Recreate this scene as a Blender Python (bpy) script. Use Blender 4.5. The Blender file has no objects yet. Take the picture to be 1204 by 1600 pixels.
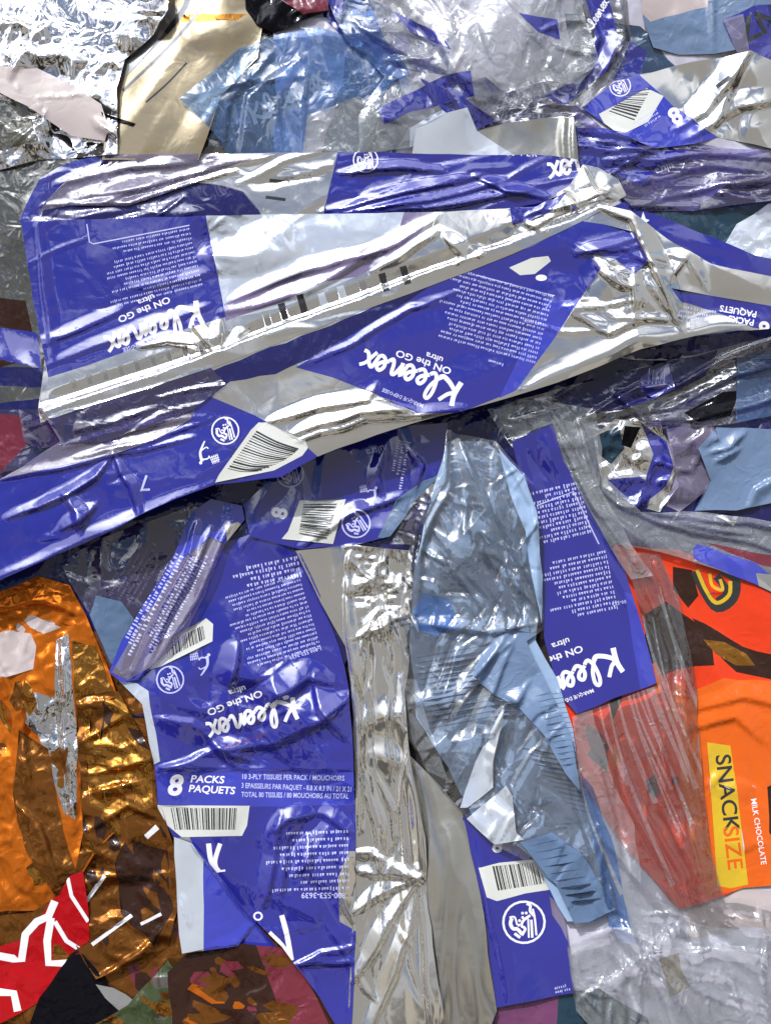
import bpy, math, random
import numpy as np
from mathutils import Vector
from mathutils.geometry import delaunay_2d_cdt

C = bpy.context
SC = C.scene
R = math.radians
# ------------------------------------------------------------------ camera
PX = 0.0005            # metres on the ground per picture pixel (the pile is about 0.6 m wide)
CAM_H = 1.0
cam_d = bpy.data.cameras.new('camera'); cam = bpy.data.objects.new('camera', cam_d)
SC.collection.objects.link(cam); SC.camera = cam
cam.location = (0, 0, CAM_H)
cam_d.sensor_fit = 'VERTICAL'; cam_d.angle = 2*math.atan(0.4/CAM_H)
cam_d.clip_start = 0.02; cam_d.clip_end = 50
# ------------------------------------------------------------------ light
SUN_DIR = Vector((-0.30, 0.73, 0.62)).normalized()       # towards the sun
sun_d = bpy.data.lights.new('sun', 'SUN'); sun = bpy.data.objects.new('sun', sun_d)
SC.collection.objects.link(sun)
sun_d.energy = 4.6; sun_d.angle = R(0.55); sun_d.color = (1.0, 0.955, 0.89)
sun.rotation_euler = SUN_DIR.to_track_quat('Z', 'Y').to_euler()
SC.view_settings.view_transform = 'Standard'; SC.view_settings.look = 'None'
SC.view_settings.exposure = -0.12; SC.view_settings.gamma = 1.0
SC.view_settings.use_curve_mapping = False
SC.render.engine = 'CYCLES'
SC.cycles.max_bounces = 10; SC.cycles.transparent_max_bounces = 24
SC.cycles.glossy_bounces = 5; SC.cycles.diffuse_bounces = 3
SC.cycles.caustics_reflective = False; SC.cycles.caustics_refractive = False
SC.cycles.sample_clamp_indirect = 3.0; SC.cycles.use_denoising = True

def N(nt, t, **kw):
    n = nt.nodes.new(t)
    for k, v in kw.items():
        if k in n.inputs: n.inputs[k].default_value = v
        else: setattr(n, k, v)
    return n

world = bpy.data.worlds.new('World'); SC.world = world; world.use_nodes = True
nt = world.node_tree; nt.nodes.clear(); L = nt.links.new
out = N(nt, 'ShaderNodeOutputWorld')
sky = N(nt, 'ShaderNodeTexSky', sky_type='NISHITA', sun_disc=False)
sky.sun_elevation = math.asin(SUN_DIR.z)
sky.sun_rotation = math.atan2(SUN_DIR.x, SUN_DIR.y)
bg_sky = N(nt, 'ShaderNodeBackground', Strength=0.11); L(sky.outputs[0], bg_sky.inputs[0])
tc = N(nt, 'ShaderNodeTexCoord')
def wnoise(scale, detail, off, rough=0.55, stretch=(1, 1, 1)):
    mp = N(nt, 'ShaderNodeMapping'); mp.inputs['Location'].default_value = off
    mp.inputs['Scale'].default_value = stretch
    L(tc.outputs['Generated'], mp.inputs[0])
    n = N(nt, 'ShaderNodeTexNoise', Scale=scale, Detail=detail, Roughness=rough); L(mp.outputs[0], n.inputs['Vector'])
    return n.outputs[0]
def ramp(src, a, b):
    m = N(nt, 'ShaderNodeMapRange', interpolation_type='SMOOTHSTEP'); L(src, m.inputs[0])
    m.inputs[1].default_value = a; m.inputs[2].default_value = b
    return m.outputs[0]
def wm(op, a, b):
    m = N(nt, 'ShaderNodeMath', operation=op)
    for i, v in enumerate((a, b)):
        if isinstance(v, (int, float)): m.inputs[i].default_value = v
        else: L(v, m.inputs[i])
    return m.outputs[0]
sep = N(nt, 'ShaderNodeSeparateXYZ'); L(tc.outputs['Generated'], sep.inputs[0])
# bright cloud banks and sun glow, added to the sky for reflections and glints
cl = ramp(wnoise(2.6, 4, (3.1, 1.7, 0.4)), 0.42, 0.51)
cloud = N(nt, 'ShaderNodeBackground'); cloud.inputs[0].default_value = (0.93, 0.955, 1.0, 1)
dot = N(nt, 'ShaderNodeVectorMath', operation='DOT_PRODUCT'); L(tc.outputs['Generated'], dot.inputs[0])
dot.inputs[1].default_value = SUN_DIR
near = ramp(dot.outputs['Value'], 0.50, 0.99)
aur = ramp(dot.outputs['Value'], 0.90, 0.995)
L(wm('ADD', wm('MULTIPLY', aur, 6.5), wm('ADD', wm('MULTIPLY', near, 1.6), 0.42)), cloud.inputs[1])
mx1 = N(nt, 'ShaderNodeMixShader'); L(cl, mx1.inputs[0]); L(bg_sky.outputs[0], mx1.inputs[1]); L(cloud.outputs[0], mx1.inputs[2])
# near-black and sand masses (trees, walls), added unseen for the foils to reflect
dark = N(nt, 'ShaderNodeBackground')
tn = ramp(wnoise(3.4, 3, (7.3, 2.2, 5.1)), 0.46, 0.56)
mc = N(nt, 'ShaderNodeMix', data_type='RGBA'); L(tn, mc.inputs[0])
mc.inputs[6].default_value = (0.018, 0.016, 0.015, 1); mc.inputs[7].default_value = (0.42, 0.38, 0.31, 1)
L(mc.outputs[2], dark.inputs[0]); dark.inputs[1].default_value = 1.0
skyline = wm('ADD', wm('MULTIPLY', wnoise(2.6, 5, (1.3, 9.2, 4.4), 0.6), 1.6), -0.30)
skyline = wm('ADD', skyline, wm('MULTIPLY', sep.outputs[1], -0.8))
low = ramp(wm('SUBTRACT', skyline, sep.outputs[2]), -0.03, 0.03)
# unseen photographer overhead: a tan disc added so flat foil reflects darker
pd = N(nt, 'ShaderNodeVectorMath', operation='DOT_PRODUCT'); L(tc.outputs['Generated'], pd.inputs[0]); pd.inputs[1].default_value = Vector((0.05, -0.16, 1)).normalized()
ph = ramp(wm('ADD', pd.outputs['Value'], wm('MULTIPLY', wm('ADD', wnoise(4, 2, (2, 2, 2)), -.5), .10)), 0.94, 0.965)
phc = N(nt, 'ShaderNodeBackground'); phc.inputs[0].default_value = (0.27, 0.26, 0.24, 1)
mx2 = N(nt, 'ShaderNodeMixShader'); L(low, mx2.inputs[0]); L(mx1.outputs[0], mx2.inputs[1]); L(dark.outputs[0], mx2.inputs[2])
mx3 = N(nt, 'ShaderNodeMixShader'); L(ph, mx3.inputs[0]); L(mx2.outputs[0], mx3.inputs[1]); L(phc.outputs[0], mx3.inputs[2])
L(mx3.outputs[0], out.inputs[0])

# ------------------------------------------------------------------ materials
MATS = {}
def wire_bump(nt, strength, scale, crink=1.0, dist=0.001, rot=0.0, stretch=1.0):
    L = nt.links.new
    tc = N(nt, 'ShaderNodeTexCoord')
    no = N(nt, 'ShaderNodeTexNoise', Scale=scale, Detail=3, Roughness=0.55, Distortion=0.6)
    L(tc.outputs['Object'], no.inputs['Vector'])
    vo = N(nt, 'ShaderNodeTexVoronoi', Scale=scale*0.8, feature='DISTANCE_TO_EDGE')
    ds = N(nt, 'ShaderNodeVectorMath', operation='MULTIPLY_ADD')
    no2 = N(nt, 'ShaderNodeTexNoise', Scale=scale*0.35, Detail=2); L(tc.outputs['Object'], no2.inputs['Vector'])
    L(no2.outputs['Color'], ds.inputs[0]); ds.inputs[1].default_value = (0.06,)*3; L(tc.outputs['Object'], ds.inputs[2])
    L(ds.outputs[0], vo.inputs['Vector'])
    mr = N(nt, 'ShaderNodeMapRange'); L(vo.outputs[0], mr.inputs[0]); mr.inputs[2].default_value = 0.25
    ad = N(nt, 'ShaderNodeMath', operation='MULTIPLY_ADD'); L(mr.outputs[0], ad.inputs[0]); ad.inputs[1].default_value = 0.55; L(no.outputs[0], ad.inputs[2])
    lo = N(nt, 'ShaderNodeTexNoise', Scale=scale*.45, Detail=1); L(tc.outputs['Object'], lo.inputs['Vector'])
    al = N(nt, 'ShaderNodeMath', operation='MULTIPLY_ADD'); L(lo.outputs[0], al.inputs[0]); al.inputs[1].default_value = 4.0; L(ad.outputs[0], al.inputs[2])
    # sharp crinkle lines
    mp = N(nt, 'ShaderNodeMapping'); mp.inputs['Rotation'].default_value = (0, 0, rot); mp.inputs['Scale'].default_value = (1/stretch, 1, 1)
    L(ds.outputs[0], mp.inputs[0])
    rd = N(nt, 'ShaderNodeTexNoise', noise_type='RIDGED_MULTIFRACTAL', Scale=scale*1.7, Detail=3.0, Roughness=.5, Distortion=.5); L(mp.outputs[0], rd.inputs['Vector'])
    ar = N(nt, 'ShaderNodeMath', operation='MULTIPLY_ADD'); L(rd.outputs[0], ar.inputs[0]); ar.inputs[1].default_value = crink; L(al.outputs[0], ar.inputs[2])
    b = N(nt, 'ShaderNodeBump', Strength=strength, Distance=dist); L(ar.outputs[0], b.inputs['Height'])
    return b.outputs[0], rd.outputs[0]

def mat(name, color, kind='print', rough=0.1, gloss=0.12, bump=0.35, bscale=60, haze=0.1, trans=0.0, metal=1.0, var=0.12, tint=None, dist=0.001, crink=1.0, rot=0.0, stretch=1.0):
    """kind: print (pigment under a glossy film), clear (see-through film), metal (foil), paper"""
    m = bpy.data.materials.new(name); m.use_nodes = True
    nt = m.node_tree; nt.nodes.clear(); L = nt.links.new
    o = N(nt, 'ShaderNodeOutputMaterial')
    nor, noise = wire_bump(nt, bump, bscale, crink, dist, rot, stretch)
    rgb = N(nt, 'ShaderNodeMix', data_type='RGBA')
    rgb.inputs[6].default_value = tuple(c*(1-var) for c in color)+(1,); rgb.inputs[7].default_value = tuple(min(1, c*(1+var)) for c in color)+(1,)
    tc = N(nt, 'ShaderNodeTexCoord'); nz = N(nt, 'ShaderNodeTexNoise', Scale=22.0, Detail=5, Roughness=0.65); L(tc.outputs['Object'], nz.inputs['Vector'])
    L(nz.outputs[0], rgb.inputs[0]); col = rgb.outputs[2]
    rg = N(nt, 'ShaderNodeMapRange'); L(nz.outputs[0], rg.inputs[0]); rg.inputs[1].default_value = .3; rg.inputs[2].default_value = .7
    rg.inputs[3].default_value = rough*0.7; rg.inputs[4].default_value = rough*1.4
    def fres(base, k, ior=1.5):
        f = N(nt, 'ShaderNodeFresnel', IOR=ior); L(nor, f.inputs['Normal'])
        a = N(nt, 'ShaderNodeMath', operation='MULTIPLY_ADD', use_clamp=True); L(f.outputs[0], a.inputs[0]); a.inputs[1].default_value = k; a.inputs[2].default_value = base
        return a.outputs[0]
    gl = N(nt, 'ShaderNodeBsdfGlossy'); L(rg.outputs[0], gl.inputs['Roughness']); L(nor, gl.inputs['Normal'])
    if kind == 'metal':
        L(col, gl.inputs[0])
        df = N(nt, 'ShaderNodeBsdfDiffuse'); L(col, df.inputs[0]); L(nor, df.inputs['Normal'])
        mx = N(nt, 'ShaderNodeMixShader', Fac=metal); L(df.outputs[0], mx.inputs[1]); L(gl.outputs[0], mx.inputs[2]); last = mx.outputs[0]
    elif kind == 'clear':
        gl.inputs[0].default_value = (1, 1, 1, 1)
        tr = N(nt, 'ShaderNodeBsdfTransparent'); tr.inputs[0].default_value = tuple(tint or (0.99, 0.99, 1.0))+(1,)
        df = N(nt, 'ShaderNodeBsdfDiffuse'); L(col, df.inputs[0]); L(nor, df.inputs['Normal'])
        tl = N(nt, 'ShaderNodeBsdfTranslucent'); L(col, tl.inputs[0]); L(nor, tl.inputs['Normal'])
        dm = N(nt, 'ShaderNodeMixShader', Fac=0.35); L(df.outputs[0], dm.inputs[1]); L(tl.outputs[0], dm.inputs[2])
        # creased film: haze gathers in whitish streaks along the crinkle lines
        hz = N(nt, 'ShaderNodeMapRange'); L(noise, hz.inputs[0]); hz.inputs[1].default_value = .60; hz.inputs[2].default_value = .86
        hz.inputs[3].default_value = haze*0.6; hz.inputs[4].default_value = min(.9, haze*1.2+.38)
        m1 = N(nt, 'ShaderNodeMixShader'); L(hz.outputs[0], m1.inputs[0]); L(tr.outputs[0], m1.inputs[1]); L(dm.outputs[0], m1.inputs[2])
        m2 = N(nt, 'ShaderNodeMixShader'); L(fres(gloss, .7), m2.inputs[0]); L(m1.outputs[0], m2.inputs[1]); L(gl.outputs[0], m2.inputs[2]); last = m2.outputs[0]
    elif kind == 'paper':
        df = N(nt, 'ShaderNodeBsdfDiffuse', Roughness=0.6); L(col, df.inputs[0]); L(nor, df.inputs['Normal']); last = df.outputs[0]
        if gloss:
            gl.inputs[0].default_value = (1, 1, 1, 1)
            mx = N(nt, 'ShaderNodeMixShader', Fac=gloss); L(df.outputs[0], mx.inputs[1]); L(gl.outputs[0], mx.inputs[2]); last = mx.outputs[0]
    else:
        df = N(nt, 'ShaderNodeBsdfDiffuse'); L(col, df.inputs[0]); L(nor, df.inputs['Normal']); base = df.outputs[0]
        if trans:
            tr = N(nt, 'ShaderNodeBsdfTransparent'); tr.inputs[0].default_value = tuple(tint or color)+(1,)
            m1 = N(nt, 'ShaderNodeMixShader', Fac=trans); L(base, m1.inputs[1]); L(tr.outputs[0], m1.inputs[2]); base = m1.outputs[0]
        gl.inputs[0].default_value = (0.92, 0.93, 1, 1)
        m2 = N(nt, 'ShaderNodeMixShader'); L(fres(gloss, 1.0), m2.inputs[0]); L(base, m2.inputs[1]); L(gl.outputs[0], m2.inputs[2]); last = m2.outputs[0]
    L(last, o.inputs[0]); MATS[name] = m
    return m

# ------------------------------------------------------------------ height rasters (2 px cells over the pile)
X0, Y0, X1, Y1, ST = -110, -110, 1314, 1710, 2.0
GX = np.arange(X0, X1+.1, ST); GY = np.arange(Y0, Y1+.1, ST)
NX, NY = len(GX), len(GY)
PILE = np.zeros((NY, NX))                     # top of everything laid so far, millimetres

def h2(ix, iy, s):
    v = np.sin(ix*127.1 + iy*311.7 + s*74.7)*43758.5453
    return v - np.floor(v)
def vnoise(x, y, s):
    ix, iy = np.floor(x), np.floor(y); fx, fy = x-ix, y-iy
    fx = fx*fx*(3-2*fx); fy = fy*fy*(3-2*fy)
    a, b, c, d = h2(ix, iy, s), h2(ix+1, iy, s), h2(ix, iy+1, s), h2(ix+1, iy+1, s)
    return (a*(1-fx)+b*fx)*(1-fy)+(c*(1-fx)+d*fx)*fy
def facet(x, y, cell, seed, ang=0., st=1., warp=.45):
    """crumpled sheet: random heights joined by flat triangular facets"""
    c, s = math.cos(R(ang)), math.sin(R(ang))
    u = (x*c+y*s)/(cell*st); v = (-x*s+y*c)/cell
    w = vnoise(u*.9+5, v*.9, seed+3)-.5; w2 = vnoise(u*.9, v*.9+9, seed+5)-.5
    u = u+w*warp*2; v = v+w2*warp*2+u*.23
    ix, iy = np.floor(u), np.floor(v); fx, fy = u-ix, v-iy
    a, b, cc, d = h2(ix, iy, seed), h2(ix+1, iy, seed), h2(ix, iy+1, seed), h2(ix+1, iy+1, seed)
    dg = h2(ix, iy, seed+11) > .5
    t1 = np.where(fx > fy, a+(b-a)*fx+(d-b)*fy, a+(d-cc)*fx+(cc-a)*fy)
    t2 = np.where(fx+fy < 1, a+(b-a)*fx+(cc-a)*fy, d+(cc-d)*(1-fx)+(b-d)*(1-fy))
    return np.where(dg, t1, t2)-.5
def blur(a, sig):
    n = max(1, int(sig*2.5)); k = np.exp(-.5*(np.arange(-n, n+1)/sig)**2); k /= k.sum()
    for ax in (0, 1):
        p = np.pad(a, [(n, n) if i == ax else (0, 0) for i in (0, 1)], mode='edge')
        a = sum(k[i]*(p[i:i+a.shape[0], :] if ax == 0 else p[:, i:i+a.shape[1]]) for i in range(2*n+1))
    return a
def seg_dist(x, y, pl):
    """distance to a polyline, place along it, side of it"""
    best = np.full(x.shape, 1e9); tt = np.zeros(x.shape); tot = 0; sg = np.ones(x.shape)
    Ls = [math.dist(pl[i], pl[i+1]) for i in range(len(pl)-1)]; T = sum(Ls)
    for i in range(len(pl)-1):
        ax, ay = pl[i]; bx, by = pl[i+1]; dx, dy = bx-ax, by-ay; l2 = dx*dx+dy*dy+1e-9
        t = np.clip(((x-ax)*dx+(y-ay)*dy)/l2, 0, 1)
        d = np.hypot(x-ax-t*dx, y-ay-t*dy)
        m = d < best; best = np.where(m, d, best); tt = np.where(m, (tot+t*Ls[i])/T, tt); tot += Ls[i]
        sg = np.where(m, np.sign(dx*(y-ay)-dy*(x-ax)), sg)
    return best, tt, sg
def inside(x, y, poly):
    r = np.zeros(x.shape, bool); n = len(poly)
    for i in range(n):
        ax, ay = poly[i]; bx, by = poly[(i+1) % n]
        if ay == by: continue
        r ^= ((ay > y) != (by > y)) & (x < (bx-ax)*(y-ay)/(by-ay)+ax)
    return r
def samp(a, x, y, ox=0, oy=0):
    u = np.clip((x-X0)/ST-ox, 0, a.shape[1]-1.001); v = np.clip((y-Y0)/ST-oy, 0, a.shape[0]-1.001)
    i, j = u.astype(int), v.astype(int); fx, fy = u-i, v-j
    return (a[j, i]*(1-fx)+a[j, i+1]*fx)*(1-fy)+(a[j+1, i]*(1-fx)+a[j+1, i+1]*fx)*fy
def to3(x, y, z):
    """a point of the pile seen at picture pixel (x, y) whose height is z mm"""
    k = (CAM_H-z*.001)/CAM_H
    return np.stack([(x-602)*PX*k, (800-y)*PX*k, z*.001], -1)

# ------------------------------------------------------------------ shapes printed on a sheet (all in picture pixels)
def frame(o, th, sc=1., mirror=1):
    c, s = math.cos(R(th)), math.sin(R(th))
    return lambda p: (o[0]+sc*(p[0]*mirror*c+p[1]*s), o[1]+sc*(p[0]*mirror*s-p[1]*c))
_font_cache = {}
def text_faces(txt, bold=0.0, shear=0.0, spacing=1.0, res=2):
    key = (txt, bold, shear, spacing, res)
    if key in _font_cache: return _font_cache[key]
    cu = bpy.data.curves.new('t', 'FONT'); cu.body = txt; cu.size = 1.37; cu.offset = bold; cu.shear = shear; cu.space_character = spacing; cu.resolution_u = res
    ob = bpy.data.objects.new('t', cu); SC.collection.objects.link(ob)
    dg = C.evaluated_depsgraph_get(); me = ob.evaluated_get(dg).to_mesh()
    fs = [[(me.vertices[i].co.x, me.vertices[i].co.y) for i in p.vertices] for p in me.polygons]
    ob.evaluated_get(dg).to_mesh_clear()
    bpy.data.objects.remove(ob); bpy.data.curves.remove(cu)
    _font_cache[key] = fs
    return fs
def spline(pts, n=4):
    if len(pts) < 3: return pts
    P = [pts[0]]+list(pts)+[pts[-1]]; o = []
    for i in range(1, len(P)-2):
        for k in range(n):
            t = k/n
            o.append(tuple(.5*((2*P[i][a])+(-P[i-1][a]+P[i+1][a])*t+(2*P[i-1][a]-5*P[i][a]+4*P[i+1][a]-P[i+2][a])*t*t+(-P[i-1][a]+3*P[i][a]-3*P[i+1][a]+P[i+2][a])*t**3) for a in (0, 1)))
    o.append(tuple(pts[-1])); return o
def stroke(pts, w, sm=True, w1=None):
    """a pen line as quads; w, w1: width at its start and end"""
    p = spline(pts) if sm else list(pts); w1 = w if w1 is None else w1; n = len(p); Lf = []; Rt = []
    for i in range(n):
        a, b = p[max(0, i-1)], p[min(n-1, i+1)]; dx, dy = b[0]-a[0], b[1]-a[1]; l = math.hypot(dx, dy) or 1
        ww = (w+(w1-w)*i/(n-1))/2
        Lf.append((p[i][0]-dy/l*ww, p[i][1]+dx/l*ww)); Rt.append((p[i][0]+dy/l*ww, p[i][1]-dx/l*ww))
    return [[Lf[i], Lf[i+1], Rt[i+1], Rt[i]] for i in range(n-1)]
def circle_pts(cx, cy, rx, ry=None, n=22, a0=0, a1=360):
    ry = ry or rx
    return [(cx+rx*math.cos(R(a0+(a1-a0)*i/n)), cy+ry*math.sin(R(a0+(a1-a0)*i/n))) for i in range(n+(a1-a0 != 360))]
def ring(cx, cy, r, w, n=22):
    p = circle_pts(cx, cy, r, n=n); q = circle_pts(cx, cy, r-w, n=n)
    return [[p[i], p[(i+1) % n], q[(i+1) % n], q[i]] for i in range(n)]
def script_logo(pen=1.32):
    """the brushed script wordmark, 0..5.1 wide, x-height 0.62, pen width .13"""
    f = []
    f += stroke([(.18, 1.08), (.22, .6), (.1, 0.02)], .15*pen, w1=.17*pen)
    f += stroke([(.78, 1.02), (.5, .68), (.26, .5), (.5, .22), (.86, .02), (1.02, .12)], .12*pen, w1=.16*pen)
    f += stroke([(1.02, .12), (1.3, .55), (1.4, .98), (1.28, 1.12), (1.14, .85), (1.12, .3), (1.26, .0), (1.45, .1)], .12*pen)
    def e(x): return stroke([(x-.2, .14), (x+.12, .3), (x+.24, .5), (x+.1, .63), (x-.06, .42), (x-.02, .12), (x+.14, 0), (x+.32, .12)], .12*pen)
    f += e(1.66)+e(2.2)
    f += stroke([(2.48, .12), (2.66, .58), (2.68, .02)], .12*pen, w1=.13*pen)
    f += stroke([(2.68, .12), (2.88, .56), (3.02, .58), (3.04, .2), (3.12, 0), (3.26, .12)], .12*pen)
    f += e(3.46)
    f += stroke([(3.74, .12), (3.9, .6), (4.06, .45), (4.2, .08), (4.4, .02)], .12*pen)
    f += stroke([(4.42, .66), (4.2, .5), (4.02, .2), (3.86, -.06)], .11*pen)
    return f
def hand_icon():
    """the don't-litter disc: ring, fingers, bottle and dots, radius 1"""
    f = ring(0, 0, 1, .1)
    f += stroke([(-.55, .62), (-.5, -.2), (-.42, -.6)], .09)+stroke([(-.36, .72), (-.34, -.1)], .11)+stroke([(-.2, .72), (-.2, -.15)], .08)
    f += stroke([(-.5, -.25), (-.3, -.5), (-.32, -.75), (-.15, -.85)], .12)+stroke([(-.3, -.3), (0, -.1), (.12, .15), (-.05, .3), (.12, .6)], .12)
    f += stroke([(.1, .55), (.32, .3), (.5, .28), (.62, .05), (.55, -.2)], .16)+stroke([(.2, .7), (.45, .5)], .13)
    f += stroke([(.32, .1), (.42, -.25), (.66, -.24)], .08)
    for x, y in ((.05, -.22), (.2, -.08), (.25, .12), (-.12, -.42), (.05, -.42)): f += [circle_pts(x, y, .07, n=6)]
    return f
def tidy_icon():
    """the figure leaning over its waste basket"""
    f = [circle_pts(-.75, -.55, .12, n=8)]
    f += stroke([(-.62, -.5), (-.55, .1), (-.2, .55), (.05, .8)], .22, w1=.08)+stroke([(-.6, -.35), (-.2, -.45), (0, -.3)], .1)+stroke([(-.4, .25), (.0, .35), (.1, .2)], .08)
    for k in range(5): f += stroke([(.0+.14*k, -.35), (.05+.11*k, -.95)], .05, False)
    for k in range(3): f += stroke([(.0, -.45-.17*k), (.6, -.45-.17*k)], .045, False)
    return f
def bar_quads(a, b, c, d, n, rng, fill=.55):
    """bars between side a-d and side b-c of a label (bars run from a-b side towards d-c side)"""
    w = [rng.choice((1, 1, 1.6, 2.4, 3)) for _ in range(2*n)]; s = sum(w); t = 0; f = []
    for i, ww in enumerate(w):
        t0, t1 = t/s, (t+ww)/s; t += ww
        if i % 2: continue
        g = lambda p, q, t: (p[0]+(q[0]-p[0])*t, p[1]+(q[1]-p[1])*t)
        f.append([g(a, b, t0), g(a, b, t1), g(d, c, t1), g(d, c, t0)])
    return f
def greek(o, th, w, n, rng, lh, xh, ragged=.25, skew=0, right=False):
    """fine print: n lines of tiny letter strokes; o = start of the first line, th = reading direction"""
    fr = frame(o, th); f = []
    for k in range(n):
        ln = w*(1-ragged*rng.random()); x = (w-ln) if right else 0; y = -k*lh
        end = x+ln
        while x < end:
            for _ in range(rng.randint(2, 8)):
                hh = xh*(1.35 if rng.random() < .25 else 1); b = -.3*xh if rng.random() < .1 else 0; lw = xh*rng.uniform(.5, .8)
                if rng.random() < .5: q = [(x, y+b), (x+lw*.55, y+b), (x+lw*.55, y+hh), (x, y+hh)]
                else: q = [(x, y), (x+lw, y), (x+lw, y+xh*.6), (x+lw*.4, y+xh)]
                f.append([fr((p[0]+skew*p[1], p[1])) for p in q]); x += lw+xh*.28
            x += xh*.6
    return f
def wob(poly, seed, amp=1.5, step=28):
    """edges of a torn or cut film are never ruler straight"""
    rr = random.Random(seed); o = []
    n = len(poly)
    for i in range(n):
        a, b = poly[i], poly[(i+1) % n]; l = math.dist(a, b); k = max(1, int(l/step))
        for j in range(k):
            t = j/k; e = amp if j else amp*.4
            o.append((a[0]+(b[0]-a[0])*t+rr.uniform(-e, e), a[1]+(b[1]-a[1])*t+rr.uniform(-e, e)))
    return o

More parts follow.
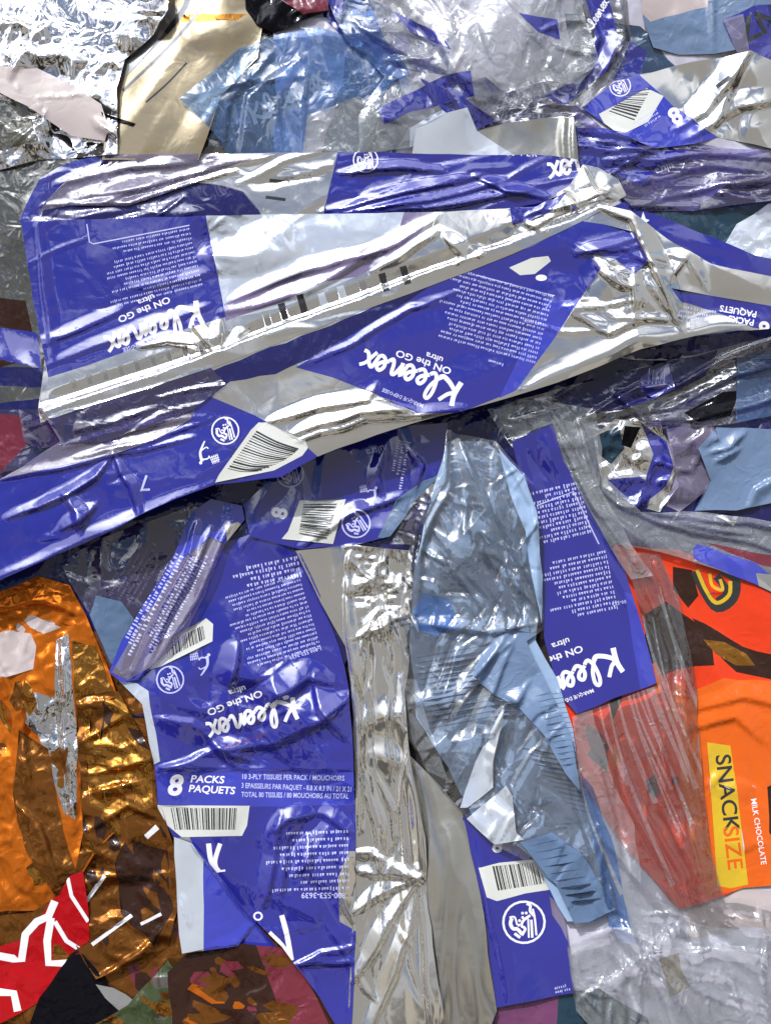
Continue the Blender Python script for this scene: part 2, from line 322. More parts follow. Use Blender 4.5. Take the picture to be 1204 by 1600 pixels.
# ------------------------------------------------------------------ a sheet of film, foil or paper
NSHEET = [0]
class Sheet:
    def __init__(s, name, label, cat, outline, base, part, group=None, res=5.0, gap=.8, follow=14, wobble=1.5):
        NSHEET[0] += 1; s.seed = NSHEET[0]*7.31; s.name, s.label, s.cat, s.group = name, label, cat, group
        s.out = wob(outline, NSHEET[0], wobble); s.res = res; s.gap = gap; s.follow = follow
        s.uid = 0; s.nuid = 0; s.parts = [(part, base, 0)]; s.regs = []; s.H = []; s.rng = random.Random(NSHEET[0]); s.edge = 0; s.partlabel = {}
    def reg(s, part, m, *polys):
        if part == 'fine_print' and not s.uid: s.nuid += 1; key = (part, m, s.nuid)
        else: key = (part, m, s.uid)
        if key not in s.parts: s.parts.append(key)
        i = s.parts.index(key)
        for p in polys: s.regs.append((i, p))
        return s
    def new(s): s.nuid += 1; s.uid = s.nuid; return s        # what follows is a part object of its own
    def same(s): s.uid = 0; return s
    def patch(s, part, m, poly, amp=1.2): s.new().reg(part, m, wob(poly, len(s.regs)+3, amp, 22)); return s.same()
    def put(s, part, m, faces, o, th, sc, mirror=1, warp=None):
        fr = frame(o, th, sc, mirror); keep = s.uid
        if part in ('icon', 'wordmark') and not keep: s.new()
        s.reg(part, m, *[[fr(p) for p in f] for f in faces]); s.uid = keep
        return s
    def text(s, txt, o, th, h, part='lettering', m='print_white', bold=.02, shear=0, spacing=1.0, res=None, sx=1.0):
        ah = abs(h); res = res or (5 if ah > 18 else 3 if ah > 9 else 2 if ah > 6.6 else 1)
        f = text_faces(txt, bold, shear, spacing, res)
        return s.put(part, m, [[(p[0]*sx, p[1]) for p in g] for g in f], o, th, h)
    def blotches(s, part, ms, x0, y0, x1, y1, n, r, ang=90, st=2.2):
        """broken bits of a printed picture, torn out of register by the crumpling"""
        q = s.rng
        for _ in range(n):
            cx, cy, rr = q.uniform(x0, x1), q.uniform(y0, y1), r*q.uniform(.35, 1.3); m = q.choice(ms); fr = frame((cx, cy), ang+q.uniform(-25, 25)); k = q.randint(6, 10); e = st*q.uniform(.6, 1.4)
            s.reg(part, m, [fr((math.cos(R(360*i/k))*rr*e*q.uniform(.5, 1.25), math.sin(R(360*i/k))*rr*q.uniform(.4, 1.25))) for i in range(k)])
        return s
    def crumple(s, cell, amp, ang=0, st=1, where=None, mod=.6): s.H.append(('f', cell, amp, ang, st, where, mod)); return s
    def swell(s, cell, amp, ang=0, st=1, where=None): s.H.append(('v', cell, amp, ang, st, where, 0)); return s
    def ridge(s, pl, amp, w, prof='tent'): s.H.append(('r', pl, amp, w, prof)); return s
    def ridges(s, lst, amp, w, prof='tent'):
        for p in lst: s.ridge(p, amp, w, prof)
        return s
    def folds(s, n, length, amp, w, ang, spread=25, where=None, prof='tent', bend=.12):
        """n random knife folds running roughly along ang"""
        r = s.rng; xs = [p[0] for p in s.out]; ys = [p[1] for p in s.out]
        for _ in range(n):
            if where: cx, cy = where[0]+r.uniform(-1, 1)*where[2], where[1]+r.uniform(-1, 1)*(where[3] if len(where) > 3 else where[2])
            else: cx, cy = r.uniform(min(xs), max(xs)), r.uniform(min(ys), max(ys))
            a = R(ang+r.uniform(-spread, spread)); l = length*r.uniform(.35, 1.3)/2; dx, dy = math.cos(a)*l, math.sin(a)*l; b = r.uniform(-bend, bend)*2
            s.ridge([(cx-dx, cy-dy), (cx-dy*b, cy+dx*b), (cx+dx, cy+dy)], amp*r.uniform(.3, 1.2)*r.choice((1, 1, -1)), w*r.uniform(.5, 1.4), prof)
        return s
    def lift(s, x, y, z, rad): s.H.append(('g', x, y, z, rad)); return s
    def build(s):
        global PILE
        xs = [p[0] for p in s.out]; ys = [p[1] for p in s.out]
        i0 = max(0, int((min(xs)-X0)/ST)-6); i1 = min(NX, int((max(xs)-X0)/ST)+8)
        j0 = max(0, int((min(ys)-Y0)/ST)-6); j1 = min(NY, int((max(ys)-Y0)/ST)+8)
        X, Y = np.meshgrid(GX[i0:i1], GY[j0:j1]); sd = s.seed
        under = PILE[j0:j1, i0:i1]
        ins = inside(X, Y, s.out)
        # rest on what lies below: smooth mean of the pile inside the outline
        wgt = ins.astype(float)+1e-3
        z = blur(under*wgt, s.follow)/blur(wgt, s.follow)+s.gap
        cr = np.zeros(z.shape)
        wx = X+(vnoise(X/45, Y/45, sd)-.5)*16; wy = Y+(vnoise(X/45, Y/45, sd+2)-.5)*16
        for k, h in enumerate(s.H):
            if h[0] in 'fv':
                _, cell, amp, ang, st, wh, mod = h
                if h[0] == 'f': v = facet(wx, wy, cell, sd+k*3.7, ang, st)
                else:
                    c, q = math.cos(R(ang)), math.sin(R(ang)); v = vnoise((X*c+Y*q)/(cell*st), (-X*q+Y*c)/cell, sd+k*2.9)-.5
                if mod: v = v*(1-mod+mod*2*vnoise(X/(cell*2.2+40), Y/(cell*2.2+40), sd+k+17))
                if wh is not None:
                    if len(wh) == 3: wm_ = np.clip(1.6-1.6*np.hypot(X-wh[0], Y-wh[1])/wh[2], 0, 1)
                    else:
                        wm_ = np.clip(1.6-1.6*np.hypot((X-wh[0])/wh[2], (Y-wh[1])/wh[3]), 0, 1)
                    v = v*wm_
                cr += v*amp
            elif h[0] == 'r':
                _, pl, amp, w, prof = h
                a0, b0 = np.array(pl).min(0)-3*w-12, np.array(pl).max(0)+3*w+12
                c0, c1 = np.searchsorted(X[0], (a0[0], b0[0])); r0, r1 = np.searchsorted(Y[:, 0], (a0[1], b0[1]))
                if c1-c0 < 2 or r1-r0 < 2: continue
                xs_, ys_ = X[r0:r1, c0:c1], Y[r0:r1, c0:c1]
                if prof != 'straight': xs_ = xs_+(wx-X)[r0:r1, c0:c1]*.35; ys_ = ys_+(wy-Y)[r0:r1, c0:c1]*.35
                d, t, sg = seg_dist(xs_, ys_, pl)
                if prof == 'straight': v = np.maximum(0, 1-d/w); tp = np.clip(np.minimum(t, 1-t)*12, .3, 1)
                else:
                    tp = np.sqrt(np.clip(np.sin(np.pi*np.clip(t*.94+.03, 0, 1)), 0, 1)); d = d/(.3+.7*tp)
                    if prof == 'round': v = np.exp(-(d/w)**2)
                    else:
                        flip = (-1 if pl[-1][0] > pl[0][0] else 1)*(1 if h2(k+1., 3., sd) > .22 else -1)      # a knife fold: steep on one side, long slope on the other
                        v = np.where(sg*flip > 0, np.maximum(0, 1-d/(w*2.0)), np.maximum(0, 1-d/(w*.6)))
                cr[r0:r1, c0:c1] += v*amp*tp; continue
                cr += v*amp*tp
            else:
                _, x, y, a, rad = h; cr += a*np.exp(-((X-x)**2+(Y-y)**2)/rad**2)
        z = z+cr
        # never pass through the sheets underneath
        z = np.maximum(z, under+.35)
        z = blur(z, .7)
        z = np.maximum(z, blur(under, .8)+.3)
        gy, gx = np.gradient(z, ST*.5)             # mm per mm
        PILE[j0:j1, i0:i1] = np.where(ins, np.maximum(under, z), under)
        # mesh: grid points + outline + every printed shape in one constrained triangulation
        res = s.res; pts = []
        for r_, yy in enumerate(np.arange(min(ys), max(ys), res*.866)):
            xx = np.arange(min(xs)+(res/2 if r_ % 2 else 0), max(xs), res)
            pts.append(np.stack([xx, np.full(len(xx), yy)], -1))
        pts = np.concatenate(pts); pts = pts+np.random.RandomState(3).uniform(-.22, .22, pts.shape)*res
        pts = pts[inside(pts[:, 0], pts[:, 1], s.out)]
        V = [Vector(p) for p in pts.tolist()]; F = []; own = []
        def area(p): return sum(p[k-1][0]*p[k][1]-p[k][0]*p[k-1][1] for k in range(len(p)))
        def addf(poly):
            if area(poly) < 0: poly = poly[::-1]
            n = len(V); V.extend(Vector(p) for p in poly); F.append(list(range(n, n+len(poly))))
        addf(s.out); own.append(0)
        cx0, cx1, cy0, cy1 = min(xs)-5, max(xs)+5, min(ys)-5, max(ys)+5
        for i, p in s.regs:
            if len(p) < 3: continue
            mxx = sum(q[0] for q in p)/len(p); myy = sum(q[1] for q in p)/len(p)
            if len(p) < 8 and not (cx0 < mxx < cx1 and cy0 < myy < cy1): continue
            if len(p) == 4 and len({area(t) > 0 for t in (p[:3], [p[0], p[2], p[3]], p[1:], [p[0], p[1], p[3]])}) > 1: p = [p[:3], [p[0], p[2], p[3]]]
            else: p = [p]
            for q in p:
                if abs(area(q)) > 2e-3: addf(q); own.append(i)
        v2, e2, f2, _, _, fo = delaunay_2d_cdt(V, [], F, 0, 1e-4, True)
        P = np.array([(v.x, v.y) for v in v2])
        own_a = own; groups = {}
        for f, o in zip(f2, fo):
            if 0 not in o: continue
            groups.setdefault(own_a[max(o)], []).append(f)
        Z = samp(z, P[:, 0], P[:, 1], i0, j0)
        W = to3(P[:, 0], P[:, 1], Z)
        sx = samp(gx, P[:, 0], P[:, 1], i0, j0); sy = samp(gy, P[:, 0], P[:, 1], i0, j0)
        nrm = np.stack([-sx, sy, np.ones(len(P))], -1); nrm /= np.linalg.norm(nrm, axis=1)[:, None]
        # origin of the thing: on the pile, under its middle
        c = W.mean(0); base = Vector((c[0], c[1], float(W[:, 2].min())))
        # a printed field or foil area broken up by other areas: every piece is a part of its own
        LINES = ('fine_print', 'lettering', 'wordmark', 'icon', 'barcode', 'embossed_line', 'ruler_mark', 'printed_picture', 'dark_line', 'white_letter', 'white_edge', 'white_crease', 'script_lettering', 'snack_label', 'pack_band', 'hang_hole')
        for g in list(groups):
            if s.parts[g][0] in LINES: continue
            fs = groups[g]; par = {}
            def find(a):
                while par.setdefault(a, a) != a: par[a] = par[par[a]]; a = par[a]
                return a
            for f in fs:
                r0 = find(f[0]); par[find(f[1])] = r0; par[find(f[2])] = r0
            comp = {}
            for f in fs: comp.setdefault(find(f[0]), []).append(f)
            cs = sorted(comp.values(), key=len, reverse=True)
            groups[g] = cs[0]
            for c_ in cs[1:]:
                if len(c_) > 40: s.nuid += 1; s.parts.append((s.parts[g][0], s.parts[g][1], s.nuid)); groups[len(s.parts)-1] = c_
                else: groups[g] = groups[g]+c_
        keys = sorted(groups, key=lambda g: g)
        byname = {}
        for g in keys: byname.setdefault((s.parts[g][0], s.parts[g][2]), []).append(g)
        root = None
        if len(byname) > 1:
            root = bpy.data.objects.new(s.name, None); SC.collection.objects.link(root); root.location = base; root.empty_display_size = .02
        for (pn, _), gs in byname.items():
            faces = []; mi = []
            for k, g in enumerate(gs): faces += groups[g]; mi += [k]*len(groups[g])
            fa = np.array(faces); used, inv = np.unique(fa, return_inverse=True); inv = inv.reshape(fa.shape)
            # wind every triangle the same way (facing up)
            Wp = W[used]-np.array(base)
            a, b, cc = Wp[inv[:, 0]], Wp[inv[:, 1]], Wp[inv[:, 2]]
            up = np.cross(b-a, cc-a)[:, 2]; inv[up < 0] = inv[up < 0][:, ::-1]
            me = bpy.data.meshes.new(pn if root else s.name)
            me.from_pydata(Wp.tolist(), [], inv.tolist())
            for g in gs: me.materials.append(MATS[s.parts[g][1]])
            if len(gs) > 1: me.polygons.foreach_set('material_index', mi)
            me.polygons.foreach_set('use_smooth', [True]*len(me.polygons))
            me.update(); me.normals_split_custom_set_from_vertices(nrm[used].tolist())
            ob = bpy.data.objects.new(pn if root else s.name, me); SC.collection.objects.link(ob)
            if root:
                ob.parent = root
                if pn in s.partlabel: ob['label'] = s.partlabel[pn]
            else: ob.location = base; root = ob
        if root.type == 'EMPTY':       # printing belongs to the printed field it stands on
            kids = [(o, np.array([v.co[:] for v in o.data.vertices])[:, :2]) for o in root.children]
            fields = [k for k in kids if k[0].name.split('.')[0] in ('blue_print', 'blue_panel', 'foil_layer', 'red_print', 'pack_band')]
            for o, c_ in kids:
                if o.name.split('.')[0] in LINES and o.name.split('.')[0] != 'pack_band' and fields:
                    m_ = c_.mean(0); best = min(fields, key=lambda k: float(np.min(np.hypot(*(k[1]-m_).T))))
                    if best[0] is not o: o.parent = best[0]
        root['label'] = s.label; root['category'] = s.cat
        g = s.group or {'tissue_pack_wrapper': 'wrappers of tissue packs in the pile', 'clear_sleeve': 'clear sleeves in the pile', 'film_wrapper': 'film wrappers in the pile', 'silver_foil': 'silver foils in the pile'}.get(s.name)
        if g: root['group'] = g
        return root
# ================================================================== materials in use
mat('print_blue', (0.017, 0.018, 0.235), gloss=.11, rough=.07, bump=.14, bscale=45, crink=.8)
mat('print_blue_thin', (0.025, 0.028, 0.34), gloss=.12, rough=.09, bump=.25, trans=.45, tint=(.16, .17, .66), crink=1.5)
mat('print_blue_light', (0.030, 0.038, 0.38), gloss=.12, rough=.09, bump=.16, crink=1.2)
mat('print_white', (.74, .74, .80), gloss=.08, rough=.15, bump=.1, var=.05)
mat('print_pale', (.46, .48, .76), gloss=.08, rough=.15, bump=.1, var=.12)
mat('print_black', (.018, .018, .02), gloss=.08, rough=.15, bump=.1)
mat('print_grey', (.20, .20, .20), gloss=.2, rough=.15, bump=.1)
mat('label_white', (.58, .60, .58), gloss=.10, rough=.15, bump=.1, var=.05)
mat('silver', (.95, .92, .88), 'metal', rough=.11, bump=.14, metal=.93, bscale=38, crink=.7)
mat('silver_soft', (.58, .57, .53), 'metal', rough=.20, bump=.2, metal=.88, bscale=35, rot=1.5, stretch=3)
mat('chrome', (.95, .94, 1.0), 'metal', rough=.05, bump=.35, metal=.97, bscale=70, crink=2)
mat('pale_film', (.72, .79, .95), 'metal', rough=.11, bump=.22, metal=.6, bscale=35, crink=1.5)
mat('gold', (.50, .22, .045), 'metal', rough=.10, bump=.4, metal=.9, bscale=60, var=.4, crink=2.5)
mat('orange_foil', (.52, .13, .014), 'metal', rough=.13, bump=.4, metal=.5, bscale=50, var=.45, crink=2)
mat('clear', (.97, .93, .95), 'clear', rough=.05, gloss=.10, haze=.09, bump=.5, bscale=48, crink=2.5, rot=-.33, stretch=3.5)
mat('clear_crisp', (.92, .94, 1.0), 'clear', rough=.04, gloss=.15, haze=.05, bump=.5, bscale=48, crink=2.5, rot=.5, stretch=2)
mat('milky', (.80, .87, 1.0), 'clear', rough=.07, gloss=.10, haze=.34, bump=.5, bscale=60, crink=2.5)
mat('lavender', (.64, .56, .84), 'clear', rough=.08, gloss=.10, haze=.42, bump=.35, bscale=45, tint=(.72, .68, .90), crink=2, rot=.2, stretch=2.5)
mat('mauve_film', (.17, .135, .26), gloss=.16, rough=.08, bump=.3, bscale=45, var=.25, crink=2, rot=.3, stretch=3)
mat('purple', (.14, .11, .34), 'clear', rough=.08, gloss=.12, haze=.40, bump=.4, tint=(.36, .32, .66), crink=2, rot=.2, stretch=2.5)
mat('sky_film', (.17, .35, .74), 'clear', rough=.12, gloss=.08, haze=.36, bump=.4, tint=(.50, .66, .96), crink=2)
mat('tissue_line', (.075, .13, .24), 'paper', gloss=.03, rough=.3)
mat('wrapped_tissue', (.27, .38, .56), 'paper', gloss=.03, rough=.25, bump=.2, bscale=60, var=.15, crink=2)
mat('grey_lavender', (.52, .51, .62), 'paper', gloss=.12, rough=.12, bump=.3, bscale=50, var=.25, crink=2)
mat('tissue', (.10, .16, .28), 'paper', gloss=.06, rough=.2, bump=.3, bscale=70, var=.12, crink=2)
mat('tissue_pale', (.14, .21, .35), 'paper', gloss=.05, rough=.25, bump=.3, bscale=70, var=.12, crink=2)
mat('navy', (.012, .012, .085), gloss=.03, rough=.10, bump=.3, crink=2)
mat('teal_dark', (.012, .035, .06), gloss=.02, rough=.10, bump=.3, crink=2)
mat('card', (.45, .39, .40), 'paper', gloss=.05, rough=.35, bump=.15)
mat('beige_film', (.46, .39, .27), 'metal', rough=.15, bump=.12, metal=.6)
mat('olive_film', (.34, .34, .30), 'clear', rough=.10, gloss=.14, haze=.4, bump=.4, tint=(.6, .6, .52), crink=2)
mat('black_film', (.004, .004, .006), gloss=-.03, rough=.08, bump=.3, crink=2)
mat('brown_foil', (.26, .10, .025), 'metal', rough=.10, bump=.4, metal=.75, bscale=60, var=.5, crink=2.5)
mat('brown_print', (.028, .012, .008), gloss=-.01, rough=.10, bump=.3, crink=2)
mat('maroon', (.13, .018, .03), gloss=.03, rough=.10, bump=.35, crink=2)
mat('red_print', (.32, .004, .007), gloss=-.01, rough=.10, bump=.2)
mat('vermilion', (.60, .040, .010), gloss=.0, rough=.10, bump=.2, crink=1.5)
mat('orange_print', (.60, .10, .008), gloss=.01, rough=.10, bump=.2, crink=1.5)
mat('yellow_print', (.55, .36, .015), gloss=.05, rough=.13, bump=.15)
mat('plum', (.13, .04, .11), gloss=.02, rough=.12, bump=.3, crink=2)
mat('green_dark', (.04, .055, .022), gloss=.03, rough=.12, bump=.5, crink=2)
mat('ground', (.035, .03, .03), 'paper', gloss=0, bump=.6)

# ================================================================== the ground
me = bpy.data.meshes.new('ground'); n = 24; vs = []; fs = []
for j in range(n+1):
    for i in range(n+1):
        vs.append(((i/n-.5)*1.6, (j/n-.5)*1.8, -.0015+.0006*math.sin(i*2.1+j)*math.cos(j*1.7)))
for j in range(n):
    for i in range(n): a = j*(n+1)+i; fs.append((a, a+1, a+n+2, a+n+1))
me.from_pydata(vs, [], fs); me.materials.append(MATS['ground'])
gr = bpy.data.objects.new('ground', me); SC.collection.objects.link(gr); gr['kind'] = 'structure'

def barcode(s, a, b, c, d, n, inset=.1, part='barcode', label_poly=None, m='label_white'):
    """a label a-b-c-d with bars between its a-d and b-c sides"""
    s.new().reg(part, m, label_poly or [a, b, c, d])
    g = lambda p, q, t: (p[0]+(q[0]-p[0])*t, p[1]+(q[1]-p[1])*t)
    def q(u, v): return g(g(a, b, u), g(d, c, u), v)
    s.reg(part, 'print_black', *bar_quads(q(inset, inset), q(1-inset, inset), q(1-inset, 1-inset*2.2), q(inset, 1-inset*2.2), n, s.rng)); s.same()

G_UNDER = 'crumpled film lying under the pile'
# ------------------------------------------------------------------ bottom of the pile
s = Sheet('film_wrapper', 'dull olive clear film showing at the left edge beside the flat blue pack', 'wrapper',
          [(-100, -100), (470, -100), (500, 330), (330, 500), (160, 760), (-100, 760)], 'olive_film', 'film', gap=3, res=7, wobble=6)
s.patch('brown_print', 'brown_print', [(-100, 455), (40, 470), (60, 560), (-100, 600)])
s.patch('blue_print', 'print_blue', [(-100, 500), (60, 520), (64, 575), (-100, 540)])
s.patch('dark_print', 'navy', [(-100, 572), (70, 575), (75, 605), (-100, 602)])
s.crumple(90, 8, 30, 2).crumple(35, 3, 60, 2).build()

s = Sheet('film_wrapper', 'dusty purple clear film wrinkled across the top right of the pile', 'wrapper',
          [(430, -100), (1300, -100), (1300, 560), (900, 560), (700, 420), (430, 400)], 'grey_lavender', 'film', gap=4, res=6, wobble=6)
s.patch('blue_print', 'print_blue_thin', [(500, -40), (620, 20), (700, 60), (700, 120), (560, 90), (505, 30)], 4)
s.patch('sky_print', 'sky_film', [(540, 90), (620, 120), (640, 200), (600, 260), (500, 250)], 4)
s.patch('blue_print', 'print_blue_thin', [(690, 130), (760, 120), (800, 160), (900, 180), (900, 230), (760, 200)], 4)
s.patch('sky_print', 'sky_film', [(880, 20), (1000, 40), (1060, 110), (960, 120), (900, 90)], 4)
s.patch('blue_print', 'print_blue_thin', [(960, 60), (1010, 80), (1000, 120), (950, 130)], 4)
s.patch('dark_print', 'navy', [(780, 200), (1000, 210), (1010, 240), (960, 300), (800, 260)])
s.crumple(80, 9, 20, 2.4).crumple(34, 4, 10, 3).crumple(14, 1.2).build()

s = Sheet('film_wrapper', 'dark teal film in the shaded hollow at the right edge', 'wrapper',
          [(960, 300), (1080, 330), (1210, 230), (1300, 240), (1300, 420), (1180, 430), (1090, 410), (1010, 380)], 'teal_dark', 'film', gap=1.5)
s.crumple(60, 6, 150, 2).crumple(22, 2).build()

s = Sheet('film_wrapper', 'dark navy wrapper under the barcode bands in the middle of the pile', 'wrapper',
          [(-100, 640), (300, 600), (760, 560), (1300, 500), (1300, 900), (900, 960), (600, 900), (500, 1120), (140, 1120), (100, 960), (-100, 980)], 'navy', 'film', gap=1, res=7)
s.patch('purple_film', 'purple', [(-100, 640), (70, 640), (120, 700), (60, 760), (-100, 780)])
s.patch('red_print', 'maroon', [(-100, 640), (35, 650), (45, 690), (0, 740), (-100, 750)])
s.crumple(80, 7, 20, 2).crumple(30, 3).build()

s = Sheet('film_wrapper', 'brown and gold wrapper under the orange foil at the lower left', 'wrapper',
          [(-100, 900), (200, 1000), (330, 1300), (600, 1480), (640, 1700), (-100, 1700)], 'brown_foil', 'film', gap=1, res=6, wobble=6)
s.blotches('printed_picture', ('gold', 'brown_print', 'maroon', 'olive_film'), 100, 1200, 400, 1640, 40, 16, 60)
s.crumple(60, 8).crumple(24, 4).build()

s = Sheet('film_wrapper', 'greyish pink clear film under the lower right corner of the pile', 'wrapper',
          [(850, 1040), (1300, 1300), (1300, 1700), (640, 1700), (720, 1400)], 'grey_lavender', 'film', gap=1, res=6)
s.patch('pink_print', 'card', [(1060, 1380), (1300, 1400), (1300, 1470), (1160, 1450), (1080, 1470)], 5)
s.patch('beige_print', 'beige_film', [(1030, 1500), (1060, 1490), (1075, 1540), (1045, 1560)], 5)
s.crumple(80, 7, 70, 2).crumple(30, 4).build()

# ------------------------------------------------------------------ top left corner
s = Sheet('silver_tray', 'glossy sand coloured plastic sheet with dark slanting lines, beside the crumpled foil', 'sheet',
          [(160, 250), (175, 130), (225, 60), (262, -60), (420, -80), (412, 30), (402, 90), (345, 150), (310, 250)], 'beige_film', 'sheet', gap=5, res=4)
s.patch('golden_patch', 'gold', [(272, 22), (385, 22), (370, 32), (280, 34)])
s.reg('dark_line', 'print_black', *(stroke([(178, 132), (235, 75), (290, 10), (300, -60)], 9)+stroke([(192, 142), (262, 75), (318, 10)], 5)+stroke([(228, 160), (262, 130), (292, 98)], 3)))
s.reg('dark_line', 'print_grey', *stroke([(185, 122), (240, 60), (275, 10)], 14))
s.swell(70, 14, 125, 3).swell(34, 4, 120, 3).ridge([(300, 60), (404, 30)], 4, 26, 'round').build()

s = Sheet('foil_sheet', 'bright chrome foil crumpled tightly in the top left corner', 'foil',
          [(-100, -100), (262, -100), (262, 15), (240, 55), (196, 92), (182, 140), (184, 240), (120, 246), (60, 250), (-100, 290)], 'chrome', 'foil', gap=4, res=3)
s.patch('dark_patch', 'olive_film', [(-60, 150), (40, 160), (60, 220), (-60, 250)])
s.crumple(60, 24, 120, 1.5, mod=.3).crumple(26, 12, 30, 1.6, mod=.3).crumple(12, 3.5, mod=.5).build()

s = Sheet('card_scrap', 'pale pink card scrap lying on the crumpled chrome foil', 'card',
          [(-60, 98), (58, 106), (112, 132), (158, 163), (170, 200), (164, 220), (112, 212), (48, 168), (-10, 140), (-60, 118)], 'card', 'card', gap=2, res=5)
s.swell(90, 5).build()
s = Sheet('dark_strip', 'thin black strip lying across the sand coloured sheet beside the pink card', 'strip',
          [(158, 174), (162, 177), (212, 193), (208, 198), (160, 181)], 'black_film', 'strip', gap=.6, res=3, wobble=.3)
s.build()

s = Sheet('black_wrapper', 'black and dark red wrapper crumpled at the middle of the top edge', 'wrapper',
          [(382, -80), (520, -80), (512, 18), (470, 32), (430, 52), (402, 40), (384, 15)], 'black_film', 'film', gap=3, res=4)
s.patch('red_print', 'maroon', [(445, -80), (520, -80), (512, 16), (474, 22), (440, 0)])
s.crumple(26, 5, mod=.3).crumple(12, 3).build()

# ------------------------------------------------------------------ top: translucent bags
s = Sheet('film_wrapper', 'light blue translucent film creased like a fan, with faint script lettering', 'wrapper',
          [(280, 154), (332, 112), (372, 76), (440, 52), (500, 42), (560, 60), (610, 110), (625, 180), (610, 246), (356, 246), (345, 220), (318, 190)], 'sky_film', 'blue_film', gap=3, res=4)
s.put('lettering', 'tissue_pale', script_logo(), (398, 196), -32, 30)
s.patch('white_film', 'milky', [(480, 180), (560, 150), (620, 190), (600, 250), (470, 250)])
s.ridges([[(345, 240), (355, 160), (420, 90)], [(372, 246), (390, 150), (470, 90)], [(440, 246), (430, 170), (455, 110)], [(475, 246), (470, 160), (480, 110)], [(290, 155), (370, 130), (470, 120)]], 3.2, 13)
s.crumple(50, 5, 70, 2).crumple(20, 1.6, 70, 2).build()

s = Sheet('film_wrapper', 'steel blue film flat behind the torn edge at the top right corner', 'wrapper',
          [(995, -80), (1300, -80), (1300, 60), (1180, 70), (1115, 84), (1060, 86), (1020, 74), (1004, 30)], 'tissue_pale', 'blue_film', gap=2)
s.patch('white_print', 'card', [(1000, -80), (1110, -80), (1105, 10), (1060, 22), (1015, 34), (1002, 20)])
s.ridge([(1116, -60), (1114, 84)], 3, 7).swell(90, 5).build()

s = Sheet('film_wrapper', 'dark blue wrapper corner with broken white letters beside the steel blue film', 'wrapper',
          [(1128, 30), (1180, 8), (1300, 0), (1300, 110), (1204, 112), (1150, 82), (1140, 60)], 'print_blue', 'blue_print', gap=2, res=4)
s.text('ZN', (1160, 70), -28, 38, part='lettering', m='print_black', bold=.03)
s.patch('lavender_film', 'lavender', [(1128, 30), (1160, 22), (1170, 84), (1150, 82)])
s.crumple(40, 5, 120, 2).crumple(16, 2).build()

s = Sheet('film_wrapper', 'purple film with blue printing pulled tight below the round crumpled bag', 'wrapper',
          [(700, 150), (800, 140), (900, 165), (940, 200), (1120, 230), (1300, 240), (1300, 300), (1080, 330), (990, 330), (930, 262), (905, 262), (890, 190), (760, 200)], 'purple', 'film', gap=3, res=4)
s.patch('blue_print', 'print_blue_thin', [(900, 200), (960, 200), (1010, 235), (1080, 236), (1040, 250), (1000, 290), (930, 262), (905, 262)])
s.text('ultra', (1050, 254), 160, 12, m='print_pale', bold=.02)
s.ridges([[(960, 258), (1080, 240), (1260, 250)], [(980, 290), (1100, 260), (1260, 275)], [(1000, 320), (1120, 290), (1260, 280)], [(920, 215), (1030, 240)]], 3.5, 10)
s.crumple(60, 6, 170, 3).folds(40, 160, 3, 7, 170, 12).build()

s = Sheet('film_wrapper', 'silver wrapper with black dashes and an upside down 8, near the top right corner', 'wrapper',
          [(908, 168), (960, 128), (1000, 118), (1050, 104), (1110, 92), (1172, 78), (1200, 92), (1300, 130), (1300, 235), (1204, 232), (1120, 214), (1085, 225), (1020, 232), (965, 208)], 'silver', 'foil_layer', gap=3, res=4)
s.patch('blue_print', 'print_blue_light', [(908, 168), (960, 128), (1000, 118), (1050, 165), (1120, 214), (1085, 225), (1020, 232), (965, 208)])
barcode(s, (940, 175), (985, 140), (1030, 128), (1000, 200), 12, label_poly=[(935, 178), (1010, 138), (1036, 150), (1012, 190), (975, 208), (950, 205)])
s.put('icon', 'print_white', hand_icon(), (968, 134), 160, 17)
s.text('8', (1056, 166), 150, 26, bold=.05)
s.reg('fine_print', 'print_pale', *greek((1030, 180), 148, 40, 3, s.rng, 6, 3))
s.reg('ruler_mark', 'print_black', *(stroke([(1118, 136), (1140, 120)], 7, False)))
s.reg('ruler_mark', 'print_grey', *(stroke([(1102, 138), (1118, 152)], 11, False)))
s.ridges([[(1060, 200), (1100, 175), (1175, 82)], [(1080, 215), (1150, 170), (1240, 150)], [(1110, 215), (1130, 160), (1172, 80)]], 4, 15)
s.lift(1170, 110, 5, 60)
s.crumple(60, 5, 120, 1.6).crumple(20, 1.6, 120, 1.6, where=(1140, 180, 120)).build()

s = Sheet('film_wrapper', 'clear wrapper twisted round a blue band, left of the flat steel blue film', 'wrapper',
          [(892, -80), (970, -80), (985, 60), (960, 120), (915, 165), (850, 200), (770, 190), (800, 130), (875, 100), (900, 40)], 'clear_crisp', 'clear_film', gap=2, res=4)
s.patch('blue_print', 'print_blue', [(895, -80), (930, -80), (960, 40), (966, 60), (950, 110), (880, 165), (850, 150), (920, 110), (930, 60)])
s.put('wordmark', 'print_white', script_logo(), (922, 52), -60, 13)
s.ridges([[(900, -40), (935, 60), (900, 150)], [(965, -40), (975, 60), (930, 130)]], 4, 12)
s.crumple(34, 5, 60, 2).crumple(14, 2).build()

